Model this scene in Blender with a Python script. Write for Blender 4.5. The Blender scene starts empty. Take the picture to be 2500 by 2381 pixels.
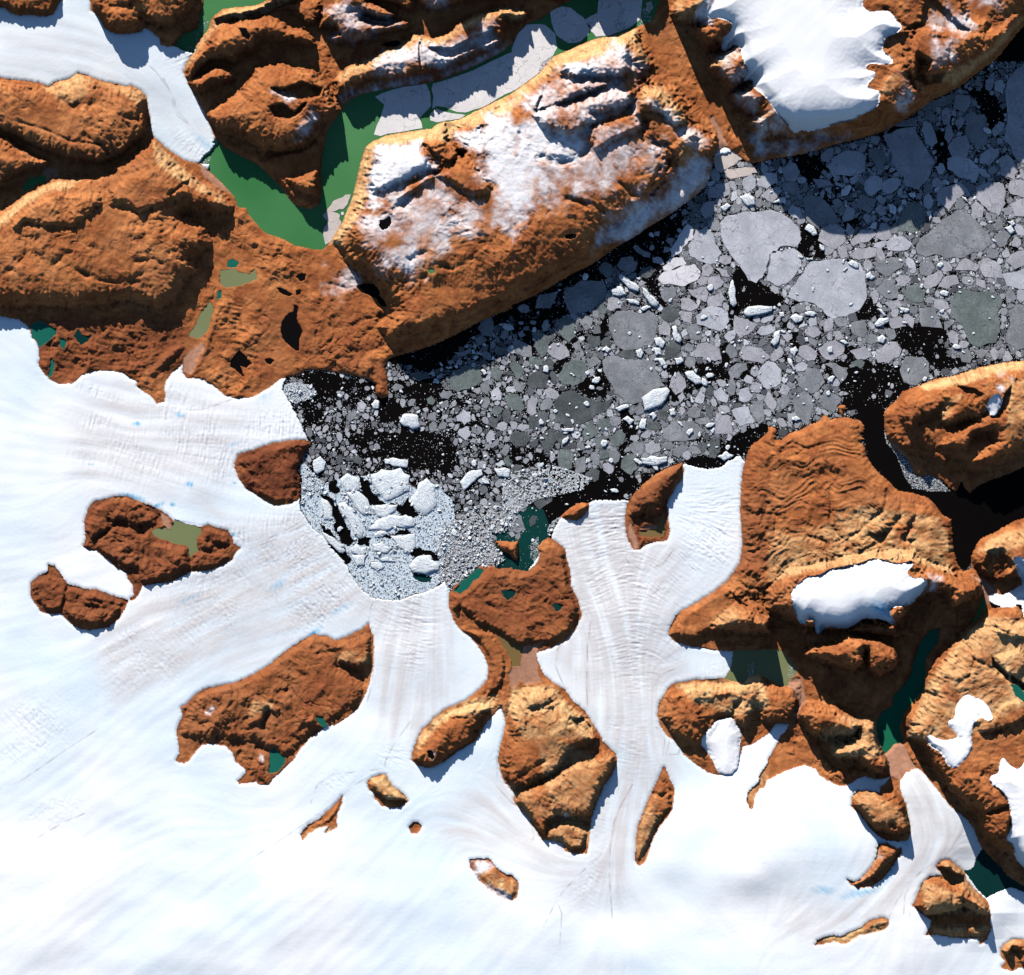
import bpy, math, time
import numpy as np
T0 = time.time()
# ------------------------------------------------------------------ units
# one source pixel of the satellite picture = U world units; the picture is 2500 x 2381 px
U = 0.02
PW, PH = 2500, 2381
STEP = 2.0
def wx(x): return (np.asarray(x, float) - PW/2)*U
def wy(y): return (PH/2 - np.asarray(y, float))*U

# ------------------------------------------------------------------ camera, sky, sun
scene = bpy.context.scene
cam_d = bpy.data.cameras.new("camera"); cam = bpy.data.objects.new("camera", cam_d)
scene.collection.objects.link(cam); scene.camera = cam
CAM_H = 420.0
cam.location = (0, 0, CAM_H); cam.rotation_euler = (0, 0, 0)
cam_d.sensor_width = 36; cam_d.lens = 36*CAM_H/(PW*U)
cam_d.clip_start = 10; cam_d.clip_end = 4000

SUN_EL = math.radians(29)
SHX, SHY = 0.30, -0.954                  # shadows run this way over the ground (world x, y)
world = bpy.data.worlds.new("World"); scene.world = world; world.use_nodes = True
nt = world.node_tree; bg = nt.nodes["Background"]
sky = nt.nodes.new("ShaderNodeTexSky"); sky.sky_type = 'NISHITA'; sky.sun_disc = False
sky.sun_elevation = SUN_EL; sky.sun_rotation = math.atan2(-SHX, -SHY)
sky.altitude = 1000; sky.air_density = 1.2; sky.dust_density = 0.1; sky.ozone_density = 4.0
nt.links.new(sky.outputs[0], bg.inputs[0]); bg.inputs[1].default_value = 0.07
sun_d = bpy.data.lights.new("sun", 'SUN'); sun_d.energy = 5.0; sun_d.angle = math.radians(0.5)
sun_d.color = (1.0, 0.95, 0.88)
sun = bpy.data.objects.new("sun", sun_d); scene.collection.objects.link(sun)
from mathutils import Vector
ldir = Vector((SHX*math.cos(SUN_EL), SHY*math.cos(SUN_EL), -math.sin(SUN_EL)))
sun.rotation_euler = ldir.to_track_quat('-Z', 'Y').to_euler(); sun.location = (-20, 60, 80)
scene.view_settings.view_transform = 'Standard'; scene.view_settings.look = 'None'
scene.view_settings.exposure = 0.31; scene.view_settings.gamma = 1
scene.render.engine = 'CYCLES'
scene.cycles.max_bounces = 4; scene.cycles.diffuse_bounces = 0

# ------------------------------------------------------------------ outlines, read off the picture
# tokens: a letter+digit starts a map sheet (rows a-d, columns 0-3, 3.1264 units per px), F = overview sheet
ROWY = {'a': 0, 'b': 600, 'c': 1200, 'd': 1781}
def P(s):
    out = []; ox = oy = 0; k = 1/3.1264
    for t in s.split():
        if ',' in t:
            x, y = t.split(','); out.append((ox + float(x)*k, oy + float(y)*k))
        elif t == 'F': ox = oy = 0; k = 2500/1970
        else: ox = 625*int(t[1]); oy = ROWY[t[0]]; k = 1/3.1264
    return np.array(out)

# the open fjord
SEA = P("b1 280,900 210,1060 200,1100 260,1200 310,1290 350,1380 400,1490 400,1550 300,1700 300,1876 c1 340,20 335,130 380,200 430,280 520,350 570,430 640,500 690,560 740,660 800,740 890,815 1000,830 1100,830 1200,790 1300,770 1400,720 1440,690 1475,760 1560,790 1700,720 1900,700 c2 100,640 240,450 300,350 320,290 380,190 450,160 560,110 595,85 620,70 700,68 800,72 870,68 900,80 b2 1000,1860 1250,1700 1320,1665 1400,1690 1500,1712 1600,1690 1640,1650 1740,1605 1770,1640 1800,1700 b3 100,1600 600,1500 c3 1000,100 1300,350 1420,620 1560,620 1650,500 1954,350 2600,200 a3 2600,-1200 1900,150 0,1100 a2 1500,1200 1000,1600 b2 0,300 b1 900,800")
FJORDS = {
 'north': P("a0 1640,1110 1650,1060 1720,1130 1850,1200 1954,1250 a1 0,1250 60,1300 140,1380 200,1450 280,1550 330,1580 420,1600 490,1560 503,1450 495,1300 515,1150 545,1000 600,920 645,855 690,800 730,760 800,725 900,702 1000,680 1150,660 1300,640 1450,600 1600,540 1750,470 1900,390 1940,350 a2 0,345 60,240 110,190 150,170 220,150 300,90 380,40 470,0 475,-50 1130,-50 1130,0 1100,80 1070,160 1000,185 950,210 850,250 750,280 660,290 550,330 430,385 320,430 250,510 200,570 100,640 0,715 a1 1800,790 1700,840 1560,910 1480,925 1430,930 1380,950 1340,985 1250,995 1100,1015 1000,1035 940,1060 890,1080 840,1120 810,1200 790,1280 760,1400 740,1500 700,1600 660,1700 620,1760 560,1850 b1 540,0 500,30 430,25 300,0 a1 200,1820 100,1790 50,1760 0,1700 a0 1900,1640 1880,1590 1820,1580 1790,1500 1700,1400 1590,1300 1600,1255 1520,1250 1560,1190 1600,1160"),
 'top': P("a0 1550,-900 1550,0 1550,60 1530,110 1510,220 1400,260 1330,350 1400,390 1480,410 1500,330 1540,280 1590,220 1600,180 1620,130 1700,70 1800,55 1954,40 a1 0,38 100,0 100,-900"),
 'east': P("c3 1240,1060 1310,1050 1290,1150 1200,1280 1200,1400 1180,1520 1100,1610 1030,1700 1000,1800 1020,1876 d3 1030,100 960,110 930,150 890,190 870,150 845,80 830,0 c3 830,1760 870,1690 950,1640 960,1560 1040,1480 1090,1400 1110,1300 1150,1180 1190,1120"),
}
# rock outlines: key, points, label
ROCKS = [
 ('west', "a0 -1200,600 0,600 100,615 200,625 300,640 370,665 430,630 540,605 600,560 680,585 760,620 900,650 975,670 1000,655 1080,700 1120,745 1130,830 1150,930 1150,1000 1180,1055 1240,1110 1300,1160 1400,1225 1450,1240 1520,1250 1590,1300 1640,1110 1650,1062 1560,850 1440,640 1405,550 1430,480 1500,380 1480,200 1550,0 1700,-900 a3 3000,-1200 1954,200 1900,260 1750,450 1650,520 1500,640 1400,700 1250,770 1150,850 1000,940 900,1000 700,1060 500,1110 380,1150 200,1190 0,1220 a2 1850,1250 1790,1240 1640,1120 1570,1140 1540,1190 1530,1270 1510,1350 1480,1420 1400,1500 1300,1570 1200,1640 1050,1730 930,1810 b2 800,10 740,50 600,150 450,220 300,310 150,390 0,455 b1 1954,480 1800,540 1650,610 1500,690 1350,760 1200,810 1050,850 1000,880 985,930 1000,1000 1010,1100 1012,1150 970,1165 920,1150 910,1080 915,1060 860,1020 780,1000 690,985 600,965 500,950 400,950 290,1000 190,1010 150,1040 100,1080 50,1110 0,1140 b0 1900,1160 1800,1165 1720,1140 1650,1080 1560,1020 1480,1005 1430,1010 1400,970 1390,900 1360,930 1300,980 1260,1040 1250,1100 1260,1150 1250,1190 1200,1200 1185,1180 1150,1140 1080,1100 1045,1065 1060,1040 1000,1010 950,970 880,955 780,950 700,960 620,990 580,1030 540,1050 460,1055 400,1030 370,1000 330,960 300,910 310,850 300,790 290,740 250,700 240,650 215,610 150,560 50,545 0,530 -1200,520"),
 ('nw_corner', "a0 -1200,-900 -1200,60 0,60 50,65 90,105 150,118 250,115 350,130 410,110 440,40 475,0 520,-900"),
 ('top_hill', "a0 700,-900 695,30 700,80 740,115 780,160 800,210 840,240 900,258 1000,258 1080,240 1100,215 1135,220 1180,260 1220,290 1230,340 1280,355 1330,350 1400,260 1500,220 1530,110 1550,60 1550,-900"),
 ('front', "b0 1795,1700 1800,1640 1820,1600 1954,1555 b1 0,1555 130,1510 300,1485 410,1490 420,1510 380,1580 350,1640 320,1700 340,1800 345,1876 c1 330,60 250,95 150,105 60,60 0,20 b0 1880,1850 1830,1780"),
 ('c_shape', "c0 650,230 680,130 720,80 790,65 880,40 970,40 1060,80 1150,110 1230,150 1290,190 1340,250 1420,250 1540,275 1590,255 1650,280 1740,300 1770,350 1780,400 1835,430 1800,460 1770,520 1700,560 1600,600 1450,610 1400,640 1300,690 1200,700 1090,715 1060,780 1030,820 985,835 1030,790 1020,720 980,660 970,620 900,580 820,510 740,450 680,440 640,420 660,370 655,300"),
 ('peanut', "c0 240,700 300,650 370,610 375,560 420,570 450,610 490,670 520,710 600,730 650,750 740,750 820,780 900,810 980,830 950,900 910,970 830,1030 700,1055 620,1045 550,1010 510,970 470,925 400,935 320,915 260,830 240,790"),
 ('sw_big', "c0 1350,1830 1370,1770 1400,1720 1385,1650 1430,1620 1500,1550 1560,1510 1700,1480 1800,1460 1954,1390 c1 0,1385 100,1330 230,1220 350,1140 440,1095 540,1105 610,1140 700,1110 800,1060 860,1010 870,1050 895,1110 895,1200 890,1350 870,1430 840,1530 780,1650 700,1720 600,1780 540,1790 480,1830 430,1876 d1 420,50 350,130 280,230 200,310 130,370 100,420 30,420 0,380 d0 1954,395 1880,405 1830,410 1820,390 1870,350 1880,300 1800,240 1780,170 1720,120 1600,105 1540,115 1480,180 1440,240 1410,255 1345,235 1375,180 1360,60"),
 ('central_south', "c2 280,350 340,390 400,440 415,520 440,600 445,720 500,830 530,940 480,1050 400,1140 300,1190 180,1230 190,1290 240,1400 310,1460 400,1510 460,1600 560,1680 610,1770 680,1876 d2 690,90 790,190 800,240 760,340 700,420 640,560 600,680 590,800 570,940 500,945 410,925 380,860 310,840 240,840 200,790 120,660 60,590 20,560 20,480 0,460 d1 1954,450 1900,400 1870,320 1850,230 1870,120 1900,0 c1 1910,1760 1895,1700 1870,1640 1830,1680 1760,1760 1720,1820 1700,1876 d1 1720,0 1680,80 1540,160 1450,230 1380,270 1310,290 1240,270 1190,230 1200,170 1240,60 1270,0 c1 1300,1800 1360,1730 1450,1660 1600,1600 1700,1520 1770,1430 1780,1350 1750,1260 1700,1180 1640,1110 1560,1050 1510,980 1475,880 1475,780 1510,720 1560,690 1640,640 1720,560 1780,560 1820,570 1850,590 1954,580 c2 0,590 60,600 120,610 200,550 210,480 190,430 240,370"),
 ('skerry', "c1 1815,385 1860,375 1954,385 c2 45,375 50,450 45,540 20,530 c1 1930,480 1870,450 1840,400"),
 ('lens', "c2 370,190 420,140 500,90 590,85 580,130 550,180 490,220 420,210"),
 ('finger', "b2 950,1876 1000,1820 1100,1740 1200,1690 1300,1655 1310,1720 1290,1790 1250,1830 1230,1876 c2 1180,80 1190,200 1200,310 1180,370 1100,380 1020,400 980,440 930,440 890,370 870,300 865,200 880,100 910,50 940,0"),
 ('east', "b2 1954,1420 1900,1470 1830,1520 1800,1570 1780,1650 1760,1750 1750,1876 c2 1745,150 1755,300 1760,420 1740,550 1650,680 1550,760 1400,860 1310,905 1250,950 1210,1030 1195,1090 1240,1140 1330,1170 1500,1200 1600,1215 1690,1215 1690,1300 1650,1400 1620,1430 1400,1440 1250,1465 1200,1490 1160,1560 1120,1620 1110,1700 1140,1800 1200,1876 d2 1230,70 1310,180 1400,260 1490,320 1560,340 1660,345 1730,220 1760,130 1850,100 1954,30 c3 60,1765 170,1775 130,1840 d3 100,50 50,150 0,230 d2 1954,260 1900,330 1880,400 1800,480 1790,540 1820,600 1835,590 1850,510 1880,450 1920,440 1954,360 d3 0,380 60,345 160,300 280,265 370,300 400,350 500,410 570,430 640,400 680,370 740,350 830,380 880,370 940,350 900,410 860,440 855,490 800,470 680,465 640,520 635,580 700,640 760,720 800,770 850,810 900,840 980,850 1060,840 1080,780 1080,730 1060,660 1050,570 1010,500 1000,440 1000,390 1040,330 1100,300 1150,290 1200,340 1280,440 1400,590 1520,680 1580,770 1600,830 1630,900 1700,980 1780,1060 1820,1120 1880,1160 1954,1220 2800,1800 c3 2800,-400 1954,200 1850,240 1750,300 1620,360 1580,430 1550,500 1550,590 1490,610 1450,560 1420,450 1410,330 1400,210 1330,180 1290,120 1230,50 1100,10 1000,0 b3 900,1780 830,1720 780,1650 750,1600 740,1530 700,1500 740,1480 700,1440 735,1430 735,1370 690,1330 640,1320 600,1310 540,1310 480,1330 440,1285 410,1310 380,1350 330,1360 260,1400 150,1440 100,1480 60,1480 65,1400 30,1380 0,1380"),
 ('ne_island', "b3 885,1290 900,1250 980,1180 1030,1110 1150,1070 1300,1010 1400,1000 1550,950 1700,910 1850,885 1954,880 2800,850 2800,1500 1954,1690 1850,1740 1700,1790 1600,1840 1540,1890 1500,1850 1480,1800 1440,1880 1380,1850 1330,1790 1230,1750 1180,1765 1120,1750 1090,1690 1060,1620 960,1550 910,1480 890,1380"),
 ('islet', "b3 530,1230 560,1212 595,1220 600,1250 575,1265 580,1300 555,1290 545,1260"),
 ('se_block', "d3 1280,1040 1320,1000 1380,995 1440,1040 1500,1100 1510,1150 1570,1220 1650,1290 1680,1330 1690,1400 1690,1460 1700,1510 1660,1600 1620,1630 1600,1590 1400,1580 1280,1560 1200,1560 1230,1510 1250,1450 1170,1400 1105,1340 1130,1280 1170,1180 1230,1120 1330,1110 1310,1080"),
 ('se_corner', "d3 1775,1680 1800,1640 1870,1600 1954,1605 2100,1620 2100,1876 1920,1810 1850,1840 1780,1810 1810,1770 1780,1730"),
 ('arc', "d3 840,870 900,865 980,910 1010,900 1010,940 930,1060 860,1140 780,1190 680,1205 640,1180 600,1140 650,1160 700,1140 740,1100 790,1040 830,960 830,900"),
 ('sand_strip', "d3 370,1600 430,1580 500,1565 545,1580 600,1550 700,1510 780,1450 880,1430 915,1450 915,1480 880,1520 780,1545 690,1560 620,1610 570,1630 500,1605 420,1630 360,1635"),
 ('long_strip', "d2 1160,280 1190,350 1235,450 1220,600 1200,640 1120,740 1060,860 1030,960 1010,1010 970,1030 940,1000 950,850 960,740 1000,640 1050,520 1110,400"),
 ('wedge', "d1 850,410 880,370 960,340 990,345 1040,430 1110,480 1165,540 1100,590 1050,595 970,580 910,520 900,470 870,460"),
 ('feather', "d1 340,800 400,730 480,690 520,650 580,600 630,550 660,500 650,570 620,640 610,690 620,740 530,790 560,730 510,740 470,750 400,790 360,840"),
 ('dot', "d1 1170,740 1200,710 1240,710 1265,740 1230,790 1190,785"),
 ('snowy_rock', "d1 1630,990 1700,985 1780,985 1830,1050 1900,1100 1954,1110 2005,1170 1990,1270 1954,1300 1900,1290 1800,1220 1700,1140 1680,1090 1640,1050"),
]
# ice painted over rock: key, points, dome height, dome reach
CAPS = [
 ('ne_cap', "a2 1530,-900 1540,30 1490,90 1470,140 1510,170 1530,150 1600,175 1660,190 1680,230 1650,280 1600,310 1595,400 1640,400 1700,340 1730,380 1745,440 1755,500 1800,540 1780,600 1710,660 1770,640 1845,600 1830,680 1900,740 1954,790 a3 0,800 30,850 80,910 130,960 190,1010 215,1055 225,990 300,1010 400,990 550,950 640,930 700,890 770,860 820,830 825,770 840,720 770,710 720,680 750,650 820,580 720,560 710,540 740,510 800,510 870,520 950,500 900,450 840,410 860,370 870,310 950,280 1010,240 960,190 920,130 870,110 750,125 690,80 710,0 710,-900", 30, 110),
 ('east_cap', "c3 165,780 200,720 280,650 400,630 455,590 570,570 680,550 780,510 870,520 950,550 1050,540 1110,500 1080,570 1030,600 1060,650 1110,660 1190,660 1195,720 1150,780 1080,860 1000,870 920,880 910,930 970,1010 990,1035 920,1000 850,970 720,960 670,1000 620,1040 540,1040 430,1025 390,1110 370,1090 350,1000 310,960 280,970 265,1040 230,980 200,930 180,860", 20, 50),
 ('tongue_cap', "c2 1480,1840 1560,1750 1680,1720 1700,1770 1740,1820 1750,1876 d2 1750,50 1730,120 1740,200 1720,300 1680,345 1600,345 1560,300 1540,240 1490,170 1440,110 1450,60 1490,20", 14, 30),
 ('hook_cap', "c3 1440,1600 1500,1540 1600,1580 1670,1640 1700,1720 1660,1740 1590,1700 1560,1750 1530,1840 d3 1530,60 1540,120 1500,200 1410,290 1350,260 1330,200 1300,160 1220,120 1195,50 1210,25 1260,60 1330,80 1430,60 c3 1450,1870 1420,1830 1340,1750 1410,1730 1415,1650", 8, 20),
 ('se_cap', "d3 1775,170 1800,250 1880,300 1910,290 1954,210 2800,100 2800,1500 1954,1050 1900,1000 1870,940 1850,860 1800,830 1840,720 1830,600 1800,500 1760,450 1700,420 1670,370 1690,335 1740,340 1750,250", 22, 70),
 ('east_edge_cap', "c3 1850,490 1890,490 1954,520 2600,500 2600,1300 1954,1000 1930,850 1860,880 1780,880 1690,850 1680,800 1700,785 1800,790 1880,750 1954,700 1900,620 1880,560", 6, 15),
 ('egg_patch', "b3 1650,1240 1680,1170 1740,1120 1775,1180 1760,1240 1720,1310 1685,1310 1680,1270", 5, 10),
 ('button_patch', "b3 1843,1270 1860,1255 1883,1258 1880,1280 1855,1292", 2, 4),
 ('edge_patch', "b3 1930,1460 1950,1420 2100,1400 2100,1540 1945,1500", 3, 6),
]
# lakes: points, colour key
LAKES = [
 ("b0 1680,190 1740,185 1800,180 1820,205 1900,220 1945,180 1960,250 1900,280 1800,310 1720,320 1680,290", 'olive', 'olive lake among brown hills'),
 ("b0 1740,120 1780,100 1820,130 1800,165 1740,165", 'teal', 'small teal pond just above the olive lake'),
 ("b0 1610,435 1635,480 1610,560 1590,640 1550,690 1500,705 1440,690 1500,600 1540,500 1590,440", 'olive', 'narrow olive lake below the steep dark cliff'),
 ("b0 1660,360 1690,340 1690,400 1660,410", 'teal', 'tiny teal pond between the two olive lakes'),
 ("b0 230,610 300,580 350,600 430,640 430,680 380,710 330,760 300,775 290,735 250,700 245,650", 'teal', 'teal lake held between glacier edge and brown hills'),
 ("b0 460,705 500,720 510,750 490,790 460,760", 'teal', 'small teal pond right of the ice-edge lake'),
 ("b0 570,690 600,640 630,690 700,690 670,730 620,760 590,720", 'deep', 'dark jagged pond in the brown lowland'),
 ("b0 395,860 420,900 400,990 375,1000 385,930", 'teal', 'thin teal pool near the ice margin'),
 ("b1 290,450 320,460 310,560 330,600 355,650 330,720 330,800 300,800 240,750 200,700 190,650 200,580 250,520 290,500", 'black', 'long black lake shaped like a bottle'),
 ("b1 765,310 830,295 900,290 940,340 945,380 990,440 1000,470 960,460 920,400 870,380 800,350", 'black', 'black boomerang lake with a tail'),
 ("b1 165,325 210,330 280,370 260,385 180,360", 'black', 'small flat black pond above the bottle lake'),
 ("b1 310,340 340,340 340,370 310,375", 'black', 'tiny black pond right beside the flat pond'),
 ("b1 310,240 350,210 380,220 375,260 340,270", 'black', 'tiny black triangular pond on orange rock'),
 ("b1 70,870 110,860 140,880 110,905 80,895", 'black', 'small black pond near the ice edge'),
 ("b0 1760,880 1830,800 1920,900 1880,930 1830,910 1860,990 1860,1010 1820,960 1760,920", 'black', 'black star-shaped lake on brown ridged ground'),
 ("a1 960,345 1000,325 1080,310 1110,330 1080,355 1000,355", 'black', 'black pond in the dark valley of the north'),
 ("a0 1830,230 1880,230 1920,290 1900,315 1860,290", 'black', 'black pond high on the northern headland'),
 ("a1 950,1700 980,1690 1030,1670 1040,1710 1010,1750 970,1765 950,1740", 'black', 'black ring pond round a white ice disc'),
 ("a2 400,1810 440,1795 490,1800 470,1830 410,1835", 'black', 'black oval pond near the plateau edge'),
 ("b1 1320,200 1345,180 1370,210 1340,225", 'green', 'tiny green pond on the plateau'),
 ("a0 170,1430 230,1360 300,1350 350,1340 355,1390 300,1400 250,1440 190,1460", 'green', 'half shaded green lake in the western valley'),
 ("c0 1160,300 1260,270 1300,300 1320,260 1340,215 1420,250 1530,280 1540,310 1500,360 1505,420 1525,450 1450,500 1440,430 1420,410 1340,400 1280,370 1230,360 1180,340", 'olive', 'olive lake inside the C-shaped nunatak'),
 ("c1 1510,760 1560,700 1620,660 1700,590 1740,600 1700,660 1660,680 1620,740 1560,780", 'teal', 'teal cove between rubble ice and red rock'),
 ("c1 1840,1095 1954,1150 c2 0,1160 80,1190 60,1330 0,1330 c1 1954,1300 1900,1200", 'brown', 'brown silty lake under the red hill'),
 ("c1 465,1715 510,1720 540,1780 520,1790 470,1760", 'teal', 'small teal pond by the south-eastern ice edge'),
 ("d1 110,150 140,140 220,210 220,250 150,330 95,330 110,250", 'teal', 'deep teal lake at the southern tip of the red hills'),
 ("c2 970,300 1100,290 1150,170 1165,220 1150,340 1050,350 980,340", 'brown', 'brown pond at the foot of the finger-shaped rock'),
 ("c2 1690,1212 1954,1210 c3 90,1210 170,1290 220,1370 210,1400 170,1420 150,1480 90,1480 0,1430 c2 1870,1390 1800,1430 1770,1460 1700,1450 1630,1430 1680,1330 1690,1240", 'olive', 'olive green lake at the end of a glacier arm'),
 ("c3 1640,790 1650,870 1600,970 1540,1020 1600,920", 'green', 'thin green inlet in the eastern valley'),
 ("c3 1840,1470 1880,1480 1954,1560 2000,1650 1920,1590 1870,1550", 'teal', 'teal lake cut by the right picture edge'),
 ("d3 1495,1080 1530,1080 1570,1050 1580,1000 1615,930 1640,915 1700,980 1780,1060 1825,1120 1954,1200 2100,1330 1954,1240 1850,1200 1750,1240 1660,1285 1600,1220 1540,1140", 'deep', 'dark blue-green lake dammed by two glaciers'),
 ("d1 1310,160 1345,155 1360,200 1350,230 1320,210", 'black', 'black slit pond with a snow bar'),
 ("c1 1880,760 1954,750 c2 30,770 20,790 0,800 c1 1920,830 1890,800", 'deep', 'dark pond on the round red hill'),
 ("c2 310,870 340,855 390,870 370,900 340,915", 'deep', 'small heart-shaped dark pond on red rock'),
 ("a0 1640,1066 1665,1070 1650,1100 1625,1090", 'deep', 'tiny dark pool at the glacier snout'),
]
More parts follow.
